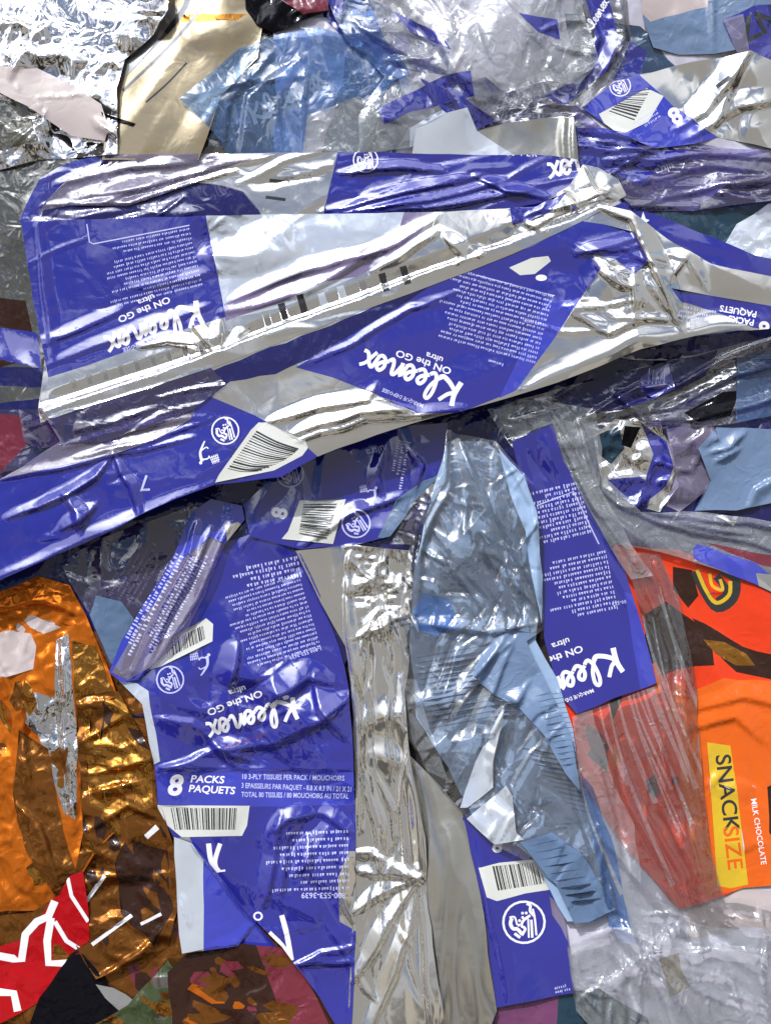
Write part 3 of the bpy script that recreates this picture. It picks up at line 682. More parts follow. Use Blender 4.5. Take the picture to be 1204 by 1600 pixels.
s = Sheet('plastic_bag', 'milky bag crumpled into a ball, right of the light blue fan creased film', 'bag',
          [(470, -80), (880, -80), (925, 60), (935, 95), (905, 132), (845, 128), (790, 145), (770, 190), (740, 205), (640, 230), (560, 240), (560, 180), (600, 120), (540, 60)], 'milky', 'film', gap=4, res=4)
s.patch('blue_print', 'print_blue_thin', [(615, 18), (690, 55), (705, 78), (640, 50)])
s.patch('blue_print', 'print_blue_thin', [(590, 170), (690, 120), (735, 110), (740, 150), (640, 175), (600, 195)])
s.patch('blue_print', 'print_blue_thin', [(810, 20), (870, 30), (875, 62), (840, 50)])
s.patch('white_print', 'pale_film', [(640, 200), (720, 155), (735, 170), (780, 240), (640, 240)])
s.patch('sky_print', 'sky_film', [(480, -60), (560, -60), (600, 60), (640, 120), (580, 150), (530, 60)], 4)
s.patch('blue_print', 'print_blue_thin', [(655, 120), (700, 140), (780, 190), (740, 205), (690, 170)], 3)
s.patch('blue_print', 'print_blue_thin', [(505, -60), (545, -60), (535, 20), (515, 30)], 2)
s.lift(780, 60, 22, 110)
s.ridges([[(560, 40), (640, 90), (740, 130)], [(640, 10), (700, 90), (760, 180)], [(745, 40), (770, 120), (800, 150)], [(700, 140), (735, 200)]], 5, 14)
s.crumple(54, 10, 40, 1.8).crumple(24, 4, 120, 1.6).folds(50, 90, 4, 6, 60, 80).build()

s = Sheet('film_wrapper', 'folded sand coloured foil flap standing up behind the top blue pack', 'wrapper',
          [(640, 262), (650, 200), (700, 176), (730, 168), (745, 205), (790, 192), (880, 182), (896, 183), (904, 262)], 'silver_soft', 'foil_layer', gap=7, res=4)
s.patch('white_print', 'pale_film', [(640, 262), (650, 200), (720, 156), (735, 170), (745, 205), (800, 240), (780, 262)])
s.ridges([[(880, 182), (884, 262)], [(892, 182), (897, 262)]], 3.5, 6, 'tent').swell(60, 5, 90, 2).build()

# ------------------------------------------------------------------ the right hand side, middle
s = Sheet('film_wrapper', 'white and silver torn film at the right edge above the long silver fold', 'wrapper',
          [(1118, 400), (1150, 350), (1200, 318), (1300, 300), (1300, 440), (1204, 418), (1150, 410)], 'pale_film', 'film', gap=3, res=4)
s.crumple(40, 6, 30, 2).crumple(14, 2).build()
s = Sheet('film_wrapper', 'plain blue wrapper edge with a small white mark, running right from the foil peak', 'wrapper',
          [(940, 330), (975, 315), (1060, 350), (1180, 400), (1300, 420), (1300, 470), (1204, 450), (1100, 410), (1010, 380)], 'print_blue', 'blue_print', gap=3)
s.reg('lettering', 'print_white', [(998, 352), (1004, 330), (1008, 342), (1014, 344), (1006, 350), (1003, 362)])
s.crumple(60, 4, 20, 2).build()

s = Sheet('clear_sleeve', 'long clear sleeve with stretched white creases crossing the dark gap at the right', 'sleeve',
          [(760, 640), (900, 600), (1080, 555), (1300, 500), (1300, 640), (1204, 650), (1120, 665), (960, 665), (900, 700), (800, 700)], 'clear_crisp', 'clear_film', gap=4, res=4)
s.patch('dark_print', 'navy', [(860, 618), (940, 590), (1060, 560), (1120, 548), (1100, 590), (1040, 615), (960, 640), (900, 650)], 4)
s.patch('blue_print', 'print_blue', [(1000, 590), (1044, 568), (1055, 608), (1020, 622), (1000, 612)])
s.reg('lettering', 'print_pale', *(stroke([(1008, 605), (1040, 600)], 2, False)+sum([stroke([(1012+6*k, 600), (1014+6*k, 575+3*(k % 3))], 1.6, False) for k in range(5)], [])))
s.patch('dark_print', 'black_film', [(1068, 645), (1130, 612), (1155, 610), (1140, 650), (1090, 660)])
s.patch('sky_film', 'sky_film', [(1150, 560), (1300, 510), (1300, 640), (1150, 660)])
s.ridges([[(930, 650), (1020, 625), (1130, 560), (1230, 520)], [(950, 655), (1050, 640), (1150, 585), (1260, 560)], [(900, 660), (1000, 600), (1060, 600)], [(930, 665), (1100, 655), (1260, 610)], [(960, 615), (990, 640), (1010, 665)]], 5, 9)
s.crumple(50, 6, 155, 3).crumple(18, 3, 155, 3).build()

s = Sheet('film_wrapper', 'crinkled silver and blue film ball right of the upright blue band', 'wrapper',
          [(925, 680), (960, 655), (1030, 660), (1050, 700), (1060, 760), (1030, 800), (990, 790), (940, 760)], 'silver', 'foil_layer', gap=3, res=4)
s.patch('blue_print', 'print_blue', [(1000, 660), (1040, 690), (1052, 730), (1040, 760), (1000, 790), (1010, 740), (1020, 710)])
s.patch('blue_print', 'print_blue_thin', [(950, 750), (1000, 745), (1020, 760), (1010, 795), (970, 790)])
s.patch('dark_print', 'teal_dark', [(932, 680), (965, 665), (975, 700), (955, 725), (935, 710)])
s.patch('dark_print', 'black_film', [(975, 665), (1000, 668), (985, 700), (970, 695)])
s.crumple(30, 9, mod=.3).crumple(14, 4).build()

s = Sheet('film_wrapper', 'pinkish clear film with white glints between the crinkled ball and the blue tissue', 'wrapper',
          [(1040, 670), (1110, 655), (1130, 700), (1110, 760), (1060, 800), (1040, 790), (1055, 740)], 'lavender', 'film', gap=2, res=4)
s.crumple(34, 9, 30, 1.5).crumple(14, 4).build()

s = Sheet('tissue', 'steel blue tissue with a dark crease near the right edge', 'tissue',
          [(1090, 700), (1118, 668), (1160, 668), (1200, 670), (1300, 660), (1300, 790), (1204, 786), (1150, 798), (1084, 798), (1110, 750)], 'tissue_pale', 'tissue', gap=4, res=4)
s.ridges([[(1110, 710), (1140, 700), (1165, 675)], [(1120, 724), (1155, 705)], [(1165, 795), (1180, 765), (1230, 740)]], 5, 9)
s.swell(60, 5).crumple(50, 4, 130, 2).build()

s = Sheet('film_wrapper', 'vermilion and orange sweet wrapper with a yellow snack label at the right edge', 'sweet wrapper',
          [(960, 850), (1060, 860), (1204, 915), (1300, 930), (1300, 1400), (1204, 1384), (1160, 1388), (1120, 1404), (1060, 1420), (980, 1330), (885, 1190), (880, 1090)], 'vermilion', 'red_print', gap=2, res=5)
s.patch('orange_print', 'orange_print', [(1080, 1080), (1130, 1060), (1300, 1070), (1300, 1400), (1160, 1390), (1100, 1400), (1060, 1240), (1062, 1130)], 2)
s.patch('brown_print', 'brown_print', [(1008, 960), (1040, 940), (1090, 975), (1110, 1000), (1115, 1040), (1060, 1045), (1020, 1060), (1005, 1010)], 2)
s.patch('brown_print', 'brown_print', [(1050, 885), (1080, 890), (1090, 930), (1075, 950), (1050, 920)], 2)
s.patch('brown_print', 'brown_print', [(1080, 965), (1120, 985), (1160, 1010), (1300, 1050), (1300, 1075), (1204, 1062), (1150, 1050), (1110, 1010)], 2)
s.patch('orange_print', 'gold', [(1098, 1000), (1130, 1004), (1165, 1022), (1180, 1040), (1150, 1040), (1120, 1024)], 3)
s.reg('script_lettering', 'print_black', *(stroke([(1085, 892), (1100, 925), (1120, 950), (1145, 935), (1148, 905), (1125, 890)], 14)+stroke([(1118, 900), (1135, 925), (1120, 940)], 12)))
s.reg('script_lettering', 'yellow_print', *(stroke([(1088, 890), (1102, 922), (1118, 942), (1138, 930), (1140, 908)], 6)+stroke([(1108, 896), (1112, 915), (1128, 922), (1124, 905)], 5)))
s.reg('snack_label', 'yellow_print', [(1104, 1160), (1140, 1165), (1150, 1230), (1168, 1382), (1140, 1388), (1120, 1384)])
s.text('SNACK', (1117, 1180), 83, 24.5, part='snack_label', m='print_black', bold=.022, sx=1.1)
s.text('SIZE', (1129, 1292), 83, 24.5, part='snack_label', m='orange_print', bold=.02, sx=1.1)
s.text('MILK CHOCOLATE', (1172, 1248), 81, 9, m='print_white', bold=.01)
s.blotches('printed_picture', ('maroon', 'brown_print', 'orange_print'), 920, 1000, 1060, 1300, 12, 16, 80)
s.patch('brown_print', 'brown_print', [(1198, 1230), (1215, 1222), (1300, 1230), (1300, 1350), (1225, 1345), (1200, 1300)], 2)
s.ridges([[(1080, 1110), (1160, 1090), (1260, 1110)], [(1070, 1140), (1150, 1120), (1190, 1160)]], 2.5, 12)
s.crumple(80, 4, 80, 2).crumple(26, 1.3, 80, 2).build()

s = Sheet('clear_sleeve', 'clear sleeve with a blue printed strip, lying over the top of the sweet wrapper', 'sleeve',
          [(880, 700), (940, 740), (1000, 800), (1100, 800), (1204, 815), (1300, 830), (1300, 940), (1204, 925), (1120, 890), (1030, 862), (960, 850), (930, 800)], 'milky', 'clear_film', gap=4, res=4)
s.patch('blue_print', 'print_blue_light', [(1082, 858), (1088, 850), (1180, 880), (1204, 900), (1204, 922), (1180, 915), (1130, 893), (1084, 874)])
s.patch('red_print', 'maroon', [(1100, 848), (1204, 868), (1300, 880), (1300, 900), (1190, 884)])
s.patch('white_print', 'silver', [(1180, 895), (1300, 905), (1300, 940), (1204, 928), (1185, 918)])
s.patch('white_print', 'silver', [(1118, 806), (1155, 798), (1150, 815), (1145, 822)])
s.ridges([[(900, 730), (980, 800), (1080, 830), (1260, 870)], [(960, 790), (1100, 812), (1260, 830)], [(1060, 815), (1180, 840)], [(930, 790), (1010, 850)]], 4.5, 10)
s.crumple(50, 5, 20, 3).crumple(18, 2.5, 20, 2).build()

# ------------------------------------------------------------------ lower left corner
s = Sheet('film_wrapper', 'orange metallic sweet wrapper with a white patch at the left edge', 'sweet wrapper',
          [(-100, 920), (0, 925), (60, 900), (110, 915), (135, 960), (168, 1040), (190, 1110), (215, 1180), (232, 1250), (150, 1330), (100, 1420), (-100, 1430)], 'orange_foil', 'foil_layer', gap=3, res=3.6)
s.patch('white_print', 'card', [(-100, 990), (20, 985), (48, 990), (57, 1010), (52, 1045), (10, 1058), (-100, 1060)])
s.patch('silver_band', 'chrome', [(88, 1000), (108, 990), (112, 1060), (122, 1150), (118, 1280), (100, 1270), (60, 1150), (40, 1130), (45, 1080), (86, 1090)])
s.patch('gold_print', 'gold', [(112, 1000), (150, 1010), (190, 1110), (232, 1250), (200, 1290), (130, 1300), (122, 1150)])
s.blotches('printed_picture', ('brown_foil', 'gold', 'brown_foil'), -60, 1060, 110, 1420, 20, 15)
s.blotches('printed_picture', ('brown_foil', 'orange_foil', 'card'), -40, 930, 120, 1000, 8, 10, 10)
s.patch('brown_print', 'brown_foil', [(30, 1140), (75, 1170), (100, 1300), (130, 1400), (100, 1420), (40, 1330), (20, 1240)])
s.ridges([[(96, 1000), (100, 1120), (112, 1290)], [(20, 1250), (60, 1290), (100, 1400)], [(-20, 1000), (30, 1100), (50, 1240)], [(0, 950), (60, 940), (120, 960)]], 6, 12)
s.crumple(50, 7, 80, 2, mod=.3).crumple(22, 4, 70, 2, mod=.3).crumple(10, 1.8).build()

s = Sheet('film_wrapper', 'gold foil wrapper full of sharp creases, left of the blue pack', 'sweet wrapper',
          [(118, 1090), (185, 1080), (235, 1170), (252, 1260), (275, 1330), (278, 1420), (262, 1480), (200, 1510), (150, 1530), (120, 1480), (110, 1400), (130, 1300)], 'brown_foil', 'foil_layer', gap=2.5, res=3.4)
s.patch('gold_print', 'gold', [(130, 1110), (190, 1085), (235, 1180), (240, 1260), (190, 1280), (140, 1260)])
s.patch('grey_print', 'brown_print', [(180, 1350), (200, 1310), (262, 1330), (270, 1420), (240, 1480), (190, 1430)], 4)
s.blotches('printed_picture', ('gold', 'brown_print', 'brown_foil', 'orange_foil', 'brown_print'), 125, 1110, 270, 1480, 34, 10, 70)
s.reg('white_edge', 'print_white', *(stroke([(228, 1308), (246, 1292)], 9, False)+stroke([(132, 1412), (164, 1368)], 6, False)+stroke([(144, 1476), (206, 1430)], 6, False)+stroke([(220, 1444), (252, 1428)], 5, False)))
s.ridges([[(140, 1300), (200, 1260), (245, 1280)], [(130, 1160), (200, 1120)], [(150, 1210), (230, 1190)], [(135, 1240), (220, 1220)], [(150, 1530), (215, 1490), (262, 1440)]], 5, 9)
s.crumple(30, 8, 20, 1.8, mod=.3).crumple(13, 4, 40, 1.8, mod=.3).build()

s = Sheet('film_wrapper', 'red sweet wrapper with a white outlined letter in the lower left corner', 'sweet wrapper',
          [(-100, 1480), (0, 1430), (50, 1425), (92, 1398), (108, 1370), (130, 1360), (138, 1420), (140, 1470), (110, 1490), (70, 1560), (0, 1600), (-100, 1620)], 'red_print', 'red_print', gap=2.5, res=4)
s.patch('brown_print', 'brown_foil', [(-100, 1450), (0, 1430), (50, 1425), (80, 1405), (60, 1440), (30, 1470), (-20, 1485), (-100, 1500)])
s.reg('white_letter', 'print_white', *(stroke([(-40, 1498), (-10, 1492), (22, 1498), (34, 1500), (40, 1460), (58, 1440), (76, 1432), (86, 1408)], 12, False)+stroke([(80, 1434), (74, 1470), (76, 1505), (106, 1505), (122, 1490)], 12, False)
      + stroke([(-30, 1556), (0, 1550), (22, 1552), (28, 1580)], 12, False)+stroke([(86, 1440), (104, 1470), (132, 1488)], 7, False)+stroke([(106, 1372), (112, 1400), (138, 1440)], 6, False)))
s.patch('gold_print', 'gold', [(84, 1474), (96, 1478), (112, 1498), (82, 1500)])
s.crumple(60, 3, 45, 2).crumple(24, 1.5).build()

s = Sheet('film_wrapper', 'flat black wrapper corner below the gold foil', 'wrapper',
          [(62, 1560), (112, 1492), (130, 1490), (170, 1540), (210, 1560), (214, 1572), (160, 1600), (100, 1640), (40, 1620)], 'black_film', 'film', gap=2.5, res=5)
s.patch('grey_print', 'print_grey', [(150, 1538), (185, 1545), (218, 1570), (190, 1582), (165, 1560)])
s.crumple(70, 3).build()

s = Sheet('film_wrapper', 'dark green and brown wrapper at the bottom edge beside the flat black corner', 'wrapper',
          [(150, 1600), (200, 1570), (262, 1500), (290, 1540), (330, 1700), (100, 1700)], 'green_dark', 'film', gap=2, res=4)
s.blotches('printed_picture', ('brown_foil', 'green_dark', 'gold', 'black_film', 'olive_film'), 160, 1510, 310, 1640, 34, 12, 30)
s.crumple(36, 6).crumple(16, 3).build()

# ------------------------------------------------------------------ lower middle
s = Sheet('film_wrapper', 'plum and teal wrapper along the bottom edge under the blue barcode pack', 'wrapper',
          [(640, 1600), (690, 1572), (770, 1574), (870, 1552), (935, 1545), (1010, 1590), (1040, 1700), (640, 1700)], 'teal_dark', 'film', gap=2)
s.patch('plum_print', 'plum', [(640, 1600), (690, 1572), (770, 1574), (872, 1552), (862, 1700), (640, 1700)])
s.crumple(60, 4).crumple(24, 1.5).build()

s = Sheet('tissue_pack_wrapper', 'blue wrapper end with barcode and round icon, right of the dull silver foil', 'wrapper',
          [(722, 1278), (740, 1262), (800, 1290), (868, 1340), (884, 1450), (896, 1552), (870, 1556), (770, 1576), (745, 1420)], 'print_blue', 'blue_print', gap=5, res=4)
barcode(s, (760, 1350), (856, 1342), (866, 1386), (772, 1402), 22, inset=.08, label_poly=[(747, 1356), (780, 1348), (864, 1340), (872, 1388), (820, 1396), (776, 1408), (760, 1402)])
s.text('8', (768, 1330), 8, 22, bold=.05)
s.put('icon', 'print_white', hand_icon(), (818, 1441), 178, 34)
s.reg('fine_print', 'print_pale', *greek((866, 1546), -12, 24, 2, s.rng, 6, 3.5))
s.patch('lavender_film', 'lavender', [(858, 1400), (880, 1420), (886, 1470), (876, 1450), (862, 1430)])
s.swell(80, 3, 80, 2).ridge([(740, 1290), (770, 1440), (795, 1570)], 1.5, 10).build()

s = Sheet('silver_foil', 'dull silver foil at the bottom edge, right of the bright star creased foil', 'foil',
          [(640, 1180), (690, 1230), (722, 1270), (750, 1400), (776, 1580), (760, 1620), (700, 1640), (640, 1640), (650, 1400)], 'silver_soft', 'foil_layer', gap=4, res=4)
s.ridges([[(665, 1200), (690, 1350), (690, 1590)], [(700, 1300), (730, 1440), (745, 1590)]], 5, 26, 'round')
s.swell(50, 7, 86, 4).swell(22, 1.5, 86, 3).build()

s = Sheet('silver_foil', 'bright silver foil column creased to a star, right of the large blue pack', 'foil',
          [(462, 860), (545, 850), (640, 860), (650, 960), (632, 1080), (640, 1180), (664, 1310), (668, 1420), (694, 1600), (690, 1700), (540, 1700), (548, 1500), (556, 1300), (552, 1120), (540, 1010), (500, 940)], 'silver', 'foil_layer', gap=6, res=3.4)
s.ridges([[(540, 880), (545, 1000), (556, 1120), (560, 1300)]], 5, 8)
s.ridges([[(655, 1372), (560, 1362)], [(655, 1375), (580, 1330), (555, 1330)], [(655, 1376), (590, 1400), (552, 1430)], [(655, 1376), (610, 1440), (556, 1530)], [(655, 1376), (640, 1460), (600, 1560), (570, 1620)], [(658, 1376), (664, 1480), (672, 1610)]], 5, 11)
s.ridges([[(626, 1060), (640, 1180), (660, 1370)], [(640, 1200), (660, 1300), (664, 1376)]], 4, 14, 'round')
s.ridges([[(560, 1130), (630, 1115)], [(575, 1180), (632, 1195)]], 2.5, 18, 'round')
s.crumple(30, 14, 150, 1.3, where=(595, 920, 70, 85), mod=.3).crumple(13, 6, where=(600, 905, 65, 65), mod=.3).folds(24, 60, 3.5, 4, 40, 80, where=(595, 920, 50, 70))
s.swell(60, 7, 84, 3).crumple(44, 3, 80, 2.2).folds(16, 220, 3.2, 8, 84, 10, where=(600, 1150, 45, 240)).folds(6, 130, 1.6, 6, 80, 40, where=(610, 1480, 50, 120)).build()

s = Sheet('tissue_pack_wrapper', 'large blue wrapper with an upright 8 PACKS band above its barcode', 'wrapper',
          [(215, 1040), (226, 980), (270, 900), (340, 850), (390, 835), (468, 862), (500, 930), (530, 1010), (545, 1080), (552, 1200), (556, 1330), (556, 1470), (548, 1640), (530, 1610), (500, 1560), (440, 1480), (400, 1440), (372, 1478), (320, 1486), (284, 1490), (278, 1400), (272, 1310), (246, 1262), (240, 1190), (222, 1100), (185, 1062)], 'print_blue', 'blue_print', gap=5, res=3.6)
s.patch('foil_layer', 'pale_film', [(180, 1062), (215, 1068), (232, 1080), (250, 1190), (238, 1195), (222, 1120)])
s.patch('foil_layer', 'silver', [(272, 1310), (296, 1308), (318, 1350), (318, 1486), (284, 1492), (270, 1400)])
s.patch('foil_layer', 'silver', [(548, 1450), (530, 1440), (528, 1370), (545, 1330), (562, 1330), (562, 1460)], .8)
s.reg('fine_print', 'print_pale', *greek((500, 1008), 163, 120, 17, s.rng, 7.2, 3.2))
s.reg('fine_print', 'print_pale', *greek((470, 895), 168, 110, 4, s.rng, 9, 5))
s.text('1-800 553-3639', (502, 1010), 163, 6, part='fine_print', m='print_pale', bold=.02)
s.text('ultra', (383, 1071), 163, 9.5, bold=.025, sx=1.15)
s.text('ON the GO', (408, 1078), 160, 11, bold=.025, sx=1.2)
s.put('wordmark', 'print_white', script_logo(), (460, 1088), 163, 33)
s.reg('fine_print', 'maroon', *greek((412, 1146), 161, 60, 1, s.rng, 7, 4))
barcode(s, (252, 1004), (326, 970), (332, 1000), (256, 1040), 22, label_poly=[(226, 1030), (240, 1012), (322, 966), (333, 975), (332, 1002), (250, 1042), (224, 1048)])
s.put('icon', 'print_pale', hand_icon(), (266, 1062), 165, 22)
s.put('icon', 'print_pale', tidy_icon(), (312, 1038), 170, 22)
# the upright band
s.reg('pack_band', 'print_blue_light', wob([(243, 1208), (300, 1200), (552, 1206), (555, 1258), (300, 1262), (247, 1258)], 4, .6))
s.text('8', (261, 1241), 3, 32, part='pack_band', bold=.05, shear=.15)
s.text('PACKS', (297, 1222), 2, 11.5, part='pack_band', bold=.03, shear=.15, sx=1.12)
s.text('PAQUETS', (294, 1237), 3, 11.5, part='pack_band', bold=.03, shear=.15, sx=1.08)
s.text('10 3-PLY TISSUES PER PACK / MOUCHOIRS', (377, 1217), 1, 8.2, part='pack_band', m='print_pale', sx=.76)
s.text('3 EPAISSEURS PAR PAQUET - 8.8 X 8.3 IN / 21 X 21 CM', (377, 1231), 2, 8.2, part='pack_band', m='print_pale', sx=.70)
s.text('TOTAL 80 TISSUES / 80 MOUCHOIRS AU TOTAL', (377, 1245), 1, 8.2, part='pack_band', m='print_pale', sx=.70)
barcode(s, (262, 1261), (378, 1261), (374, 1300), (270, 1300), 30, inset=.04, label_poly=[(244, 1258), (390, 1259), (386, 1290), (378, 1306), (284, 1308), (262, 1290)])
s.text('K', (322, 1312), 195, 34, part='wordmark', bold=.04, mirror=1) if False else s.reg('wordmark', 'print_white', *(stroke([(326, 1318), (330, 1345), (342, 1362)], 8)+stroke([(344, 1318), (336, 1345), (340, 1362)], 7)+stroke([(338, 1362), (352, 1360)], 3)))
s.reg('fine_print', 'print_pale', *greek((546, 1385), 178, 120, 9, s.rng, 11, 4.4, ragged=.5))
s.text('800-553-3639', (540, 1395), 180, 9, part='fine_print', m='print_pale', bold=.02)
s.reg('wordmark', 'print_white', *(stroke([(420, 1458), (440, 1478), (454, 1502)], 9)+stroke([(440, 1430), (448, 1460), (455, 1500)], 8)))
s.text('O', (411, 1425), 180, 14, bold=.03)
# crushed around the wordmark, long tension lines from the K mark
s.ridges([[(330, 1160), (345, 1175), (370, 1200)], [(250, 1120), (300, 1130), (345, 1165)], [(345, 1170), (420, 1165), (500, 1130), (550, 1090)], [(400, 1130), (430, 1090), (480, 1060), (520, 1070)], [(350, 1165), (300, 1190), (250, 1200)], [(372, 1000), (360, 1080), (372, 1140)], [(345, 1170), (390, 1190)], [(490, 1060), (500, 1110), (540, 1160)]], 5, 16)
s.ridges([[(460, 1510), (500, 1490), (560, 1472)], [(460, 1510), (520, 1505), (570, 1500)]], 3.5, 7)
s.ridges([[(250, 1202), (552, 1204)]], 2, 9)
s.ridges([[(430, 1300), (450, 1280), (500, 1270), (548, 1300)], [(440, 1270), (430, 1340), (410, 1420)], [(480, 1300), (490, 1380)], [(450, 1320), (440, 1400)], [(545, 1310), (530, 1400), (556, 1450)]], 4, 12)
s.crumple(58, 13, 30, 1.5, where=(400, 1110, 200, 110), mod=.3).crumple(24, 4, 30, 1.5, where=(400, 1110, 170, 90), mod=.3).crumple(20, 2.5, 30, 1.6, where=(400, 1130, 170, 80))
s.crumple(60, 12, 100, 1.6, where=(470, 1340, 120, 120), mod=.3).crumple(22, 2.4, where=(500, 1340, 80, 90)).folds(26, 100, 2, 7, 100, 80).crumple(110, 7, 60, 1.5).swell(90, 6).build()

s = Sheet('film_wrapper', 'folded blue flap with silver edge turned over the foot of the large blue pack', 'wrapper',
          [(272, 1308), (300, 1318), (340, 1365), (390, 1430), (440, 1488), (400, 1490), (340, 1478), (284, 1490), (276, 1400)], 'print_blue_light', 'blue_print', gap=2.2, res=4)
s.patch('foil_layer', 'pale_film', [(270, 1306), (300, 1318), (318, 1345), (318, 1484), (280, 1492)], .6)
s.ridge([(300, 1318), (340, 1365), (390, 1430), (440, 1488)], 4, 9).swell(60, 3).build()

s = Sheet('film_wrapper', 'brown and maroon wrapper at the bottom edge in front of the large blue pack', 'wrapper',
          [(262, 1520), (290, 1492), (380, 1474), (440, 1480), (475, 1520), (530, 1620), (540, 1700), (280, 1700)], 'brown_print', 'film', gap=4, res=4)
s.patch('maroon_print', 'maroon', [(400, 1476), (440, 1480), (475, 1520), (560, 1700), (480, 1700), (430, 1560)])
s.blotches('printed_picture', ('brown_foil', 'maroon', 'orange_foil', 'brown_print', 'brown_foil'), 290, 1500, 450, 1640, 40, 12, 20)
s.crumple(50, 5, 30, 1.5).crumple(20, 2.5).build()

# ------------------------------------------------------------------ blue bands of the middle
s = Sheet('film_wrapper', 'see-through film with faint print hanging left of the narrow lavender strip', 'wrapper',
          [(95, 880), (160, 840), (300, 790), (330, 800), (290, 900), (200, 1060), (172, 1040), (140, 960)], 'purple', 'film', gap=4, res=4)
s.patch('sky_print', 'tissue', [(150, 930), (190, 940), (215, 975), (190, 1050), (172, 1035), (140, 960)])
s.reg('fine_print', 'lavender', *greek((245, 880), 120, 80, 7, s.rng, 8, 3.5))
s.reg('fine_print', 'print_pale', *greek((110, 905), 175, 85, 2, s.rng, 8, 5))
s.crumple(50, 6, 120, 2).crumple(20, 2).build()

s = Sheet('tissue_pack_wrapper', 'shaded blue band with a sideways 8, just under the long blue and silver wrapper', 'wrapper',
          [(380, 790), (430, 740), (500, 700), (640, 664), (700, 660), (690, 740), (650, 780), (610, 838), (550, 852), (470, 858), (390, 838)], 'print_blue', 'blue_print', gap=4, res=3.8)
barcode(s, (470, 784), (462, 838), (518, 850), (538, 782), 19, inset=.07, label_poly=[(468, 782), (540, 780), (520, 850), (440, 842), (450, 830)])
s.text('8', (446, 812), 102, -24, bold=.05)
s.put('icon', 'print_pale', hand_icon(), (556, 818), 150, 23)
s.put('icon', 'print_pale', tidy_icon(), (575, 775), 170, 19)
s.put('icon', 'print_pale', hand_icon(), (453, 740), 170, 22)
s.reg('fine_print', 'print_pale', *greek((455, 780), 100, -24, 2, s.rng, 8, 4))
s.reg('fine_print', 'print_pale', *greek((636, 690), 100, 60, 3, s.rng, 8, 4.5))
s.text('ultra', (600, 695), 165, 12, m='print_pale', bold=.02)
s.patch('sky_film', 'tissue', [(590, 840), (620, 780), (660, 752), (690, 740), (670, 790), (640, 830), (610, 842)])
s.ridges([[(600, 700), (590, 740), (600, 770)], [(640, 700), (660, 730), (650, 770)], [(470, 855), (560, 800), (640, 775)]], 4, 9)
s.crumple(44, 4, 100, 1.5).crumple(20, 2.4, 100, 1.5, where=(630, 730, 80)).build()

s = Sheet('film_wrapper', 'narrow lavender strip of fine print twisted down beside the lower barcode', 'wrapper',
          [(300, 800), (330, 780), (378, 790), (382, 812), (352, 850), (320, 930), (290, 990), (240, 1040), (215, 1062), (190, 1066), (170, 1050), (190, 1000), (240, 920), (275, 860)], 'print_blue_light', 'blue_print', gap=5, res=3.4)
s.patch('lavender_film', 'lavender', [(290, 870), (330, 840), (352, 850), (320, 930), (290, 990), (240, 1040), (200, 1062), (175, 1050), (215, 980)])
s.reg('fine_print', 'print_pale', *greek((268, 860), 118, 190, 3, s.rng, -8, 6))
s.reg('fine_print', 'print_pale', *greek((300, 868), 118, 170, 4, s.rng, -7, 5))
s.reg('fine_print', 'print_blue', *greek((296, 866), 118, 170, 2, s.rng, -16, 6))
s.patch('foil_layer', 'silver', [(352, 822), (372, 815), (378, 822), (356, 852)])
s.ridges([[(305, 820), (290, 880), (250, 950), (205, 1050)], [(330, 830), (300, 900), (262, 970), (220, 1055)], [(360, 820), (330, 890), (290, 970), (235, 1040)]], 5.5, 9)
s.crumple(26, 3, 118, 2).build()

s = Sheet('tissue_pack_wrapper', 'upright blue band of fine print, between the blue tissue and the vermilion sweet wrapper', 'wrapper',
          [(800, 690), (830, 676), (862, 662), (880, 720), (905, 760), (940, 830), (975, 890), (1000, 970), (1026, 1066), (1015, 1072), (960, 1090), (900, 1116), (870, 1080), (850, 1000), (838, 860), (812, 760)], 'print_blue', 'blue_print', gap=5, res=3.6)
s.reg('fine_print', 'print_pale', *greek((905, 752), 167, 80, 11, s.rng, -7.8, 4.4))
s.reg('fine_print', 'print_pale', *greek((945, 860), 168, 105, 12, s.rng, -8, 4.2, ragged=.4))
s.reg('fine_print', 'print_pale', *(stroke([(838, 790), (895, 768), (935, 850)], 1.8, False)))
s.text('1-800-553', (988, 935), 170, 6, part='fine_print', m='print_pale', bold=.02)
s.text('ON the GO', (908, 1008), 160, 11, bold=.025, sx=1.2)
s.text('ultra', (888, 996), 160, 10, bold=.02, sx=1.15)
s.put('wordmark', 'print_white', script_logo(), (960, 1010), 153, 38)
s.text('MARQUE DEPOSEE', (926, 1076), 160, 6, part='fine_print', m='print_white')
s.patch('light_stripe', 'print_blue_light', [(975, 925), (992, 930), (1028, 1066), (1000, 1078)], .6)
s.ridges([[(850, 690), (880, 760), (930, 850), (985, 950)]], 3, 20, 'round')
s.crumple(40, 4, 60, 2, where=(850, 730, 90)).crumple(16, 1.6, 60, 2, where=(850, 730, 90)).swell(34, 2.2, 70, 3).build()

